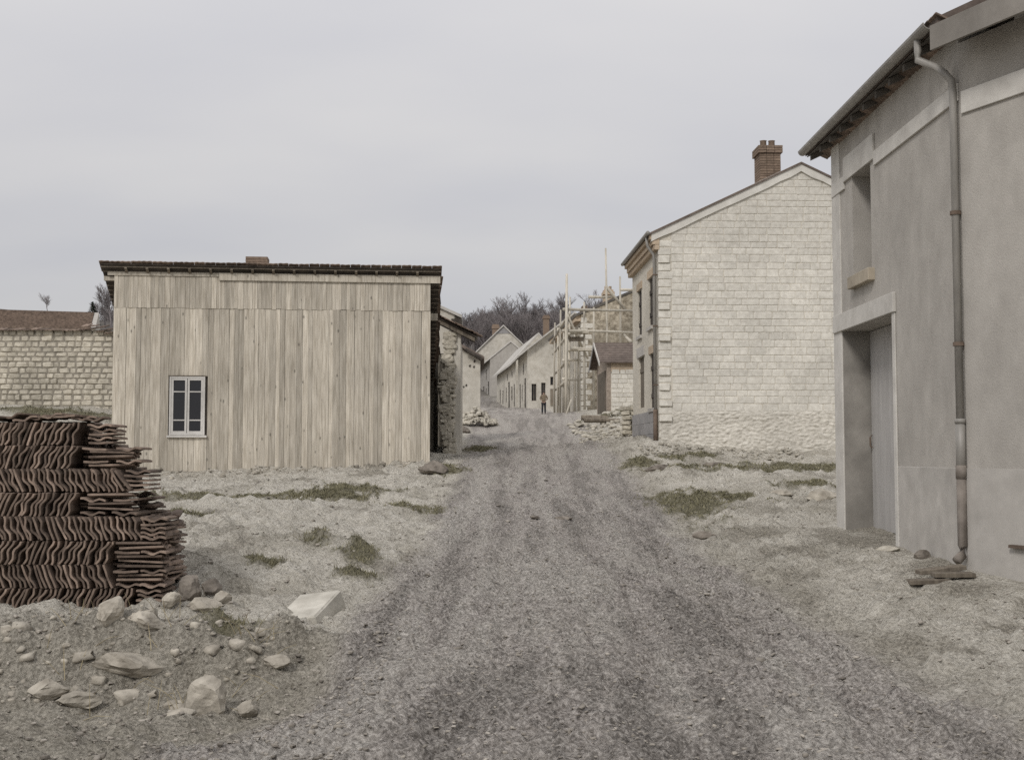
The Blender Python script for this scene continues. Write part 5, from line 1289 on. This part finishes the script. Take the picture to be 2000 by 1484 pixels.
# scattered stones: joined, uncounted
small = [rock_mesh('p', None, 1, 0.9, 200 + i, 6) if i % 4 == 0 else stone_mesh('p', 'rock', 0.13, 0.14) for i in range(8)]
for m_ in small:
    bm = bmesh.new(); bm.from_mesh(m_); bmesh.ops.triangulate(bm, faces=bm.faces)
    if len(m_.vertices) < 40: bmesh.ops.scale(bm, vec=(0.62, 0.62, 0.62), verts=bm.verts)
    bm.to_mesh(m_); bm.free()
SMV = [np.array([v.co[:] for v in m.vertices]) for m in small]; SMF = [np.array([p.vertices[:] for p in m.polygons]) for m in small]
def scatter(name, pts, sizes, mat, label, cat='stones', flat=0.6, sinkf=0.15, rough_up=0.0):
    zs = ground_z(pts[:, 0], pts[:, 1]) if len(pts[0]) == 2 else pts[:, 2]
    Vs, Fs, nb = [], [], 0
    for i in range(len(pts)):
        k = i % 8; a = rng.uniform(0, 2 * PI); c, s = math.cos(a), math.sin(a); sz = sizes[i]
        M_ = np.array([[c, -s, 0], [s, c, 0], [0, 0, 1]]) * np.array([[1, 1, 1]]).T
        v = SMV[k] * np.array([sz * rng.uniform(.8, 1.5), sz * rng.uniform(.7, 1.1), sz * flat * rng.uniform(.6, 1.3)])
        t = rng.uniform(-.4, .4); ct, st = math.cos(t), math.sin(t); v = v @ np.array([[1, 0, 0], [0, ct, -st], [0, st, ct]]).T
        Vs.append(v @ M_.T + np.array([pts[i, 0], pts[i, 1], zs[i] + sz * sinkf])); Fs.append(SMF[k] + nb); nb += len(v)
    o = mesh_np(name, np.concatenate(Vs), np.concatenate(Fs), mat); tag(o, label, cat, kind='stuff'); return o
def sample(n, ylo, yhi, xl, xr, power=2.0):
    y = ylo + (yhi - ylo) * rng.uniform(0, 1, n) ** power; x = rng.uniform(0, 1, n) * (xr - xl) + xl; return np.stack([x, y], -1)
pts = sample(15000, 5.6, 38, -1, 1, 1.8); l = np.interp(pts[:, 1], _ry, _rl); r = np.interp(pts[:, 1], _ry, _rr); pts[:, 0] = l + (pts[:, 0] + 1) / 2 * (r - l) + rng.normal(0, 0.12, len(pts))
scatter('road_gravel', pts, 0.012 + 0.032 * rng.uniform(0, 1, len(pts)) ** 3, 'gravel', 'loose broken stone and dried clods over the dirt road', 'gravel', 0.5, 0.1)
pts = sample(350, 5.6, 30, -1, 1, 1.5); l = np.interp(pts[:, 1], _ry, _rl); r = np.interp(pts[:, 1], _ry, _rr); pts[:, 0] = l + (pts[:, 0] + 1) / 2 * (r - l) + rng.normal(0, 0.5, len(pts))
scatter('road_clods', pts, 0.04 + 0.07 * rng.uniform(0, 1, len(pts)) ** 3, 'gravel', 'flat clods of dried mud lying over the dirt road', 'clods', 0.35, 0.0)
pts = sample(9000, 6, 31, -8.5, -1.0, 1.5)
pts = pts[(road_mask(pts[:, 0], pts[:, 1]) < 0.5)]
scatter('chalk_gravel', pts, 0.014 + 0.055 * rng.uniform(0, 1, len(pts)) ** 5, 'gravel', 'loose chalk pebbles on the ground before the board shed', 'gravel', 0.55, 0.1)
pts = sample(7000, 6, 33, 1.8, 6.5, 1.4); pts = pts[(road_mask(pts[:, 0], pts[:, 1]) < 0.5) & ((pts[:, 1] > 18.4) | (pts[:, 0] < 4.7))]
scatter('bank_gravel', pts, 0.014 + 0.04 * rng.uniform(0, 1, len(pts)) ** 4, 'gravel', 'loose chalk pebbles on the right hand bank', 'gravel', 0.55, 0.1)
pts = sample(6500, 5.5, 10.5, -5.2, -0.9, 1.2)
scatter('earth_crumbs', pts, 0.012 + 0.045 * rng.uniform(0, 1, len(pts)) ** 4, 'gravel', 'crumbled earth and stone chips at the foot of the bank', 'gravel', 0.6, 0.05)
# spoil thrown along the foot of the shed
t = rng.uniform(0, 1, 520); pts = np.stack([sl.x + 0.9 + t * (SW - 0.7), sl.y + 0.1 + t * 0.78 - np.abs(rng.normal(0.0, 0.75, 520))], -1)
scatter('spoil', pts, 0.03 + 0.20 * rng.uniform(0, 1, 520) ** 4, 'bank_rock', 'chalk spoil thrown up along the foot of the board shed', 'rubble', 0.6, 0.0)
pts = np.stack([rng.uniform(-4.6, -1.7, 330), rng.normal(9.55, 0.42, 330)], -1)
scatter('bank_stones', pts, 0.03 + 0.19 * rng.uniform(0, 1, 330) ** 4, 'bank_rock', 'broken stone embedded in the earth bank under the tile stack', 'rubble', 0.6, -0.12)
# rubble heap and rubble on the right bank
hp_ = G(930, 802, 57); n = 420; a = rng.uniform(0, 2 * PI, n); rr = np.sqrt(rng.uniform(0, 1, n)); hx, hy = 0.95, 1.4
ph = np.stack([hp_.x + np.cos(a) * rr * hx, hp_.y + np.sin(a) * rr * hy, hp_.z + 0.85 * (1 - rr) ** 0.8 * rng.uniform(0.5, 1.05, n)], -1)
ph[:, 2] -= 0.05; o = scatter('rubble_heap', ph, 0.12 + 0.26 * rng.uniform(0, 1, n) ** 2, 'rock', 'heap of pale broken stone at the left edge of the road before the houses', 'rubble heap', 0.8, 0.0)
pts = np.stack([rng.uniform(2.2, 4.2, 420), rng.uniform(38.5, 50, 420)], -1)
scatter('bank_rubble', pts, 0.08 + 0.25 * rng.uniform(0, 1, 420) ** 2, 'rock', 'broken stone strewn over the bank below the outhouse', 'rubble', 0.6, 0.15)
pts = np.stack([rng.uniform(3.3, 7.6, 260), rng.uniform(31.0, 32.7, 260)], -1)
scatter('footing_rubble', pts, 0.05 + 0.16 * rng.uniform(0, 1, 260) ** 2, 'rock', 'fallen stone chips along the foot of the limestone gable', 'rubble', 0.6, 0.15)

# grass: short blades
GPa = np.array(GP); bx_, by_ = [], []
for cx, cy, a, bb in GP:
    n = int(min(6000, 2600 * a * bb * (3.0 if cy < 25 else 2.0)) + 200)
    x = cx + rng.normal(0, 0.75, n) * a; y = cy + rng.normal(0, 0.75, n) * bb; m = grass_mask(x, y) > rng.uniform(-0.04, 0.9, n); bx_.append(x[m]); by_.append(y[m])
x = np.concatenate(bx_); y = np.concatenate(by_); z = ground_z(x, y); n = len(x)
hgt = rng.uniform(0.012, 0.05, n) * (1 + 0.4 * perlin(x * 2, y * 2, 4)); wd = rng.uniform(0.004, 0.010, n) * np.clip(y / 16, 0.8, 2.0); az = rng.uniform(0, 2 * PI, n); ln = rng.uniform(0.0, 0.06, n); la = rng.uniform(0, 2 * PI, n)
v0 = np.stack([x - np.cos(az) * wd, y - np.sin(az) * wd, z - 0.01], -1); v1 = np.stack([x + np.cos(az) * wd, y + np.sin(az) * wd, z - 0.01], -1); v2 = np.stack([x + np.cos(la) * ln, y + np.sin(la) * ln, z + hgt], -1)
Vg = np.stack([v0, v1, v2], 1).reshape(-1, 3); o = mesh_np('grass', Vg, np.arange(3 * n).reshape(-1, 3), 'grass'); tag(o, 'short rough grass in patches on the banks either side of the road', 'grass', kind='stuff')
# dry stalks on the bank
b = MB()
for k in range(70):
    px = random.choice((130, 150, 180, 290, 320, 470, 500, 345)) + random.uniform(-40, 40); Y = random.uniform(9.0, 10.2); g = G(px, 1300, Y)
    d = Vector((random.uniform(-0.6, 0.6), random.uniform(-0.5, 0.1), random.uniform(0.15, 0.8))).normalized(); L_ = random.uniform(0.10, 0.32)
    b.tube([g - d * 0.02, g + d * L_ * 0.5, g + d * L_ + Vector((0, 0, -0.15 * L_))], [0.003, 0.0025, 0.001], 3, cap=False)
me = bpy.data.meshes.new('dry_stalks'); me.from_pydata(b.v, [], b.f); me.update(); o = link('dry_stalks', me, 'straw'); tag(o, 'dry weed stalks on the earth bank under the tile stack', 'weeds', kind='stuff')

# ------------------------------------------------------------------ the man in the road
def skin_figure(name, pts, edges, radii, mat, parent, root=0):
    me = bpy.data.meshes.new(name); me.from_pydata(pts, edges, []); me.update(); o = link(name, me, mat, parent)
    sk = o.modifiers.new('skin', 'SKIN'); sk.use_smooth_shade = True
    for i, v in enumerate(me.skin_vertices[0].data):
        r_ = radii[i]; v.radius = (r_, r_) if not isinstance(r_, tuple) else r_; v.use_root = (i == root)
    ss = o.modifiers.new('sub', 'SUBSURF'); ss.levels = 2; ss.render_levels = 2; return o
mp_ = G(1062, 808, 92)
man = thing('person', 'man in tan jacket, dark trousers and cap standing in the road, hands at his waist', 'person', mp_, 0.1)
# body: one continuous figure
pts = [(0, 0, .90), (0, .01, 1.12), (0, .01, 1.34), (0, 0, 1.45), (0, -.01, 1.55), (0, -.015, 1.64),
       (-.17, 0, 1.38), (-.27, .03, 1.15), (-.16, -.16, 1.03), (-.11, -.20, 1.03), (.17, 0, 1.38), (.28, .03, 1.16), (.17, -.16, 1.04), (.12, -.20, 1.05),
       (-.09, 0, .84), (-.10, -.01, .47), (-.11, .02, .08), (-.12, -.12, .03), (.09, 0, .84), (.10, -.02, .47), (.11, .02, .08), (.12, -.12, .03)]
ed = [(0, 1), (1, 2), (2, 3), (3, 4), (4, 5), (2, 6), (6, 7), (7, 8), (8, 9), (2, 10), (10, 11), (11, 12), (12, 13), (0, 14), (14, 15), (15, 16), (16, 17), (0, 18), (18, 19), (19, 20), (20, 21)]
rad = [(.14, .10), (.14, .10), (.16, .11), .055, .085, .08, .06, .045, .035, .03, .06, .045, .035, .03, .085, .06, .042, .035, .085, .06, .042, .035]
skin_figure('body', pts, ed, rad, 'skin', man)
j = lambda s: tuple(pts[i] for i in s)
skin_figure('jacket', [(0, 0, .86), (0, .01, 1.10), (0, .01, 1.33), (0, 0, 1.43), (-.175, 0, 1.38), (-.275, .03, 1.15), (-.18, -.14, 1.04), (.175, 0, 1.38), (.285, .03, 1.16), (.19, -.14, 1.05)],
            [(0, 1), (1, 2), (2, 3), (2, 4), (4, 5), (5, 6), (2, 7), (7, 8), (8, 9)], [(.18, .13), (.165, .12), (.18, .125), .075, .078, .062, .05, .078, .062, .05], 'jacket', man)
skin_figure('trousers', [(0, 0, .92), (-.09, 0, .82), (-.10, -.01, .47), (-.11, .02, .09), (.09, 0, .82), (.10, -.02, .47), (.11, .02, .09)], [(0, 1), (1, 2), (2, 3), (0, 4), (4, 5), (5, 6)], [(.155, .115), .105, .078, .07, .105, .078, .07], 'trousers', man)
b = MB(); b.tube([(0, -.01, 1.66), (0, -.01, 1.70), (0, -.01, 1.755), (0, -.01, 1.77)], [.105, .115, .10, .04], 12); b.tube([(0, -.02, 1.665), (0, -.16, 1.65)], [.09, .05], 8); b.build('cap', 'hat', man, smooth=True)
b = MB()
for s in (-1, 1): b.tube([(s * .11, .06, .04), (s * .115, -.05, .05), (s * .12, -.17, .03)], [.05, .055, .035], 8)
b.build('shoes', 'hat', man, smooth=True)
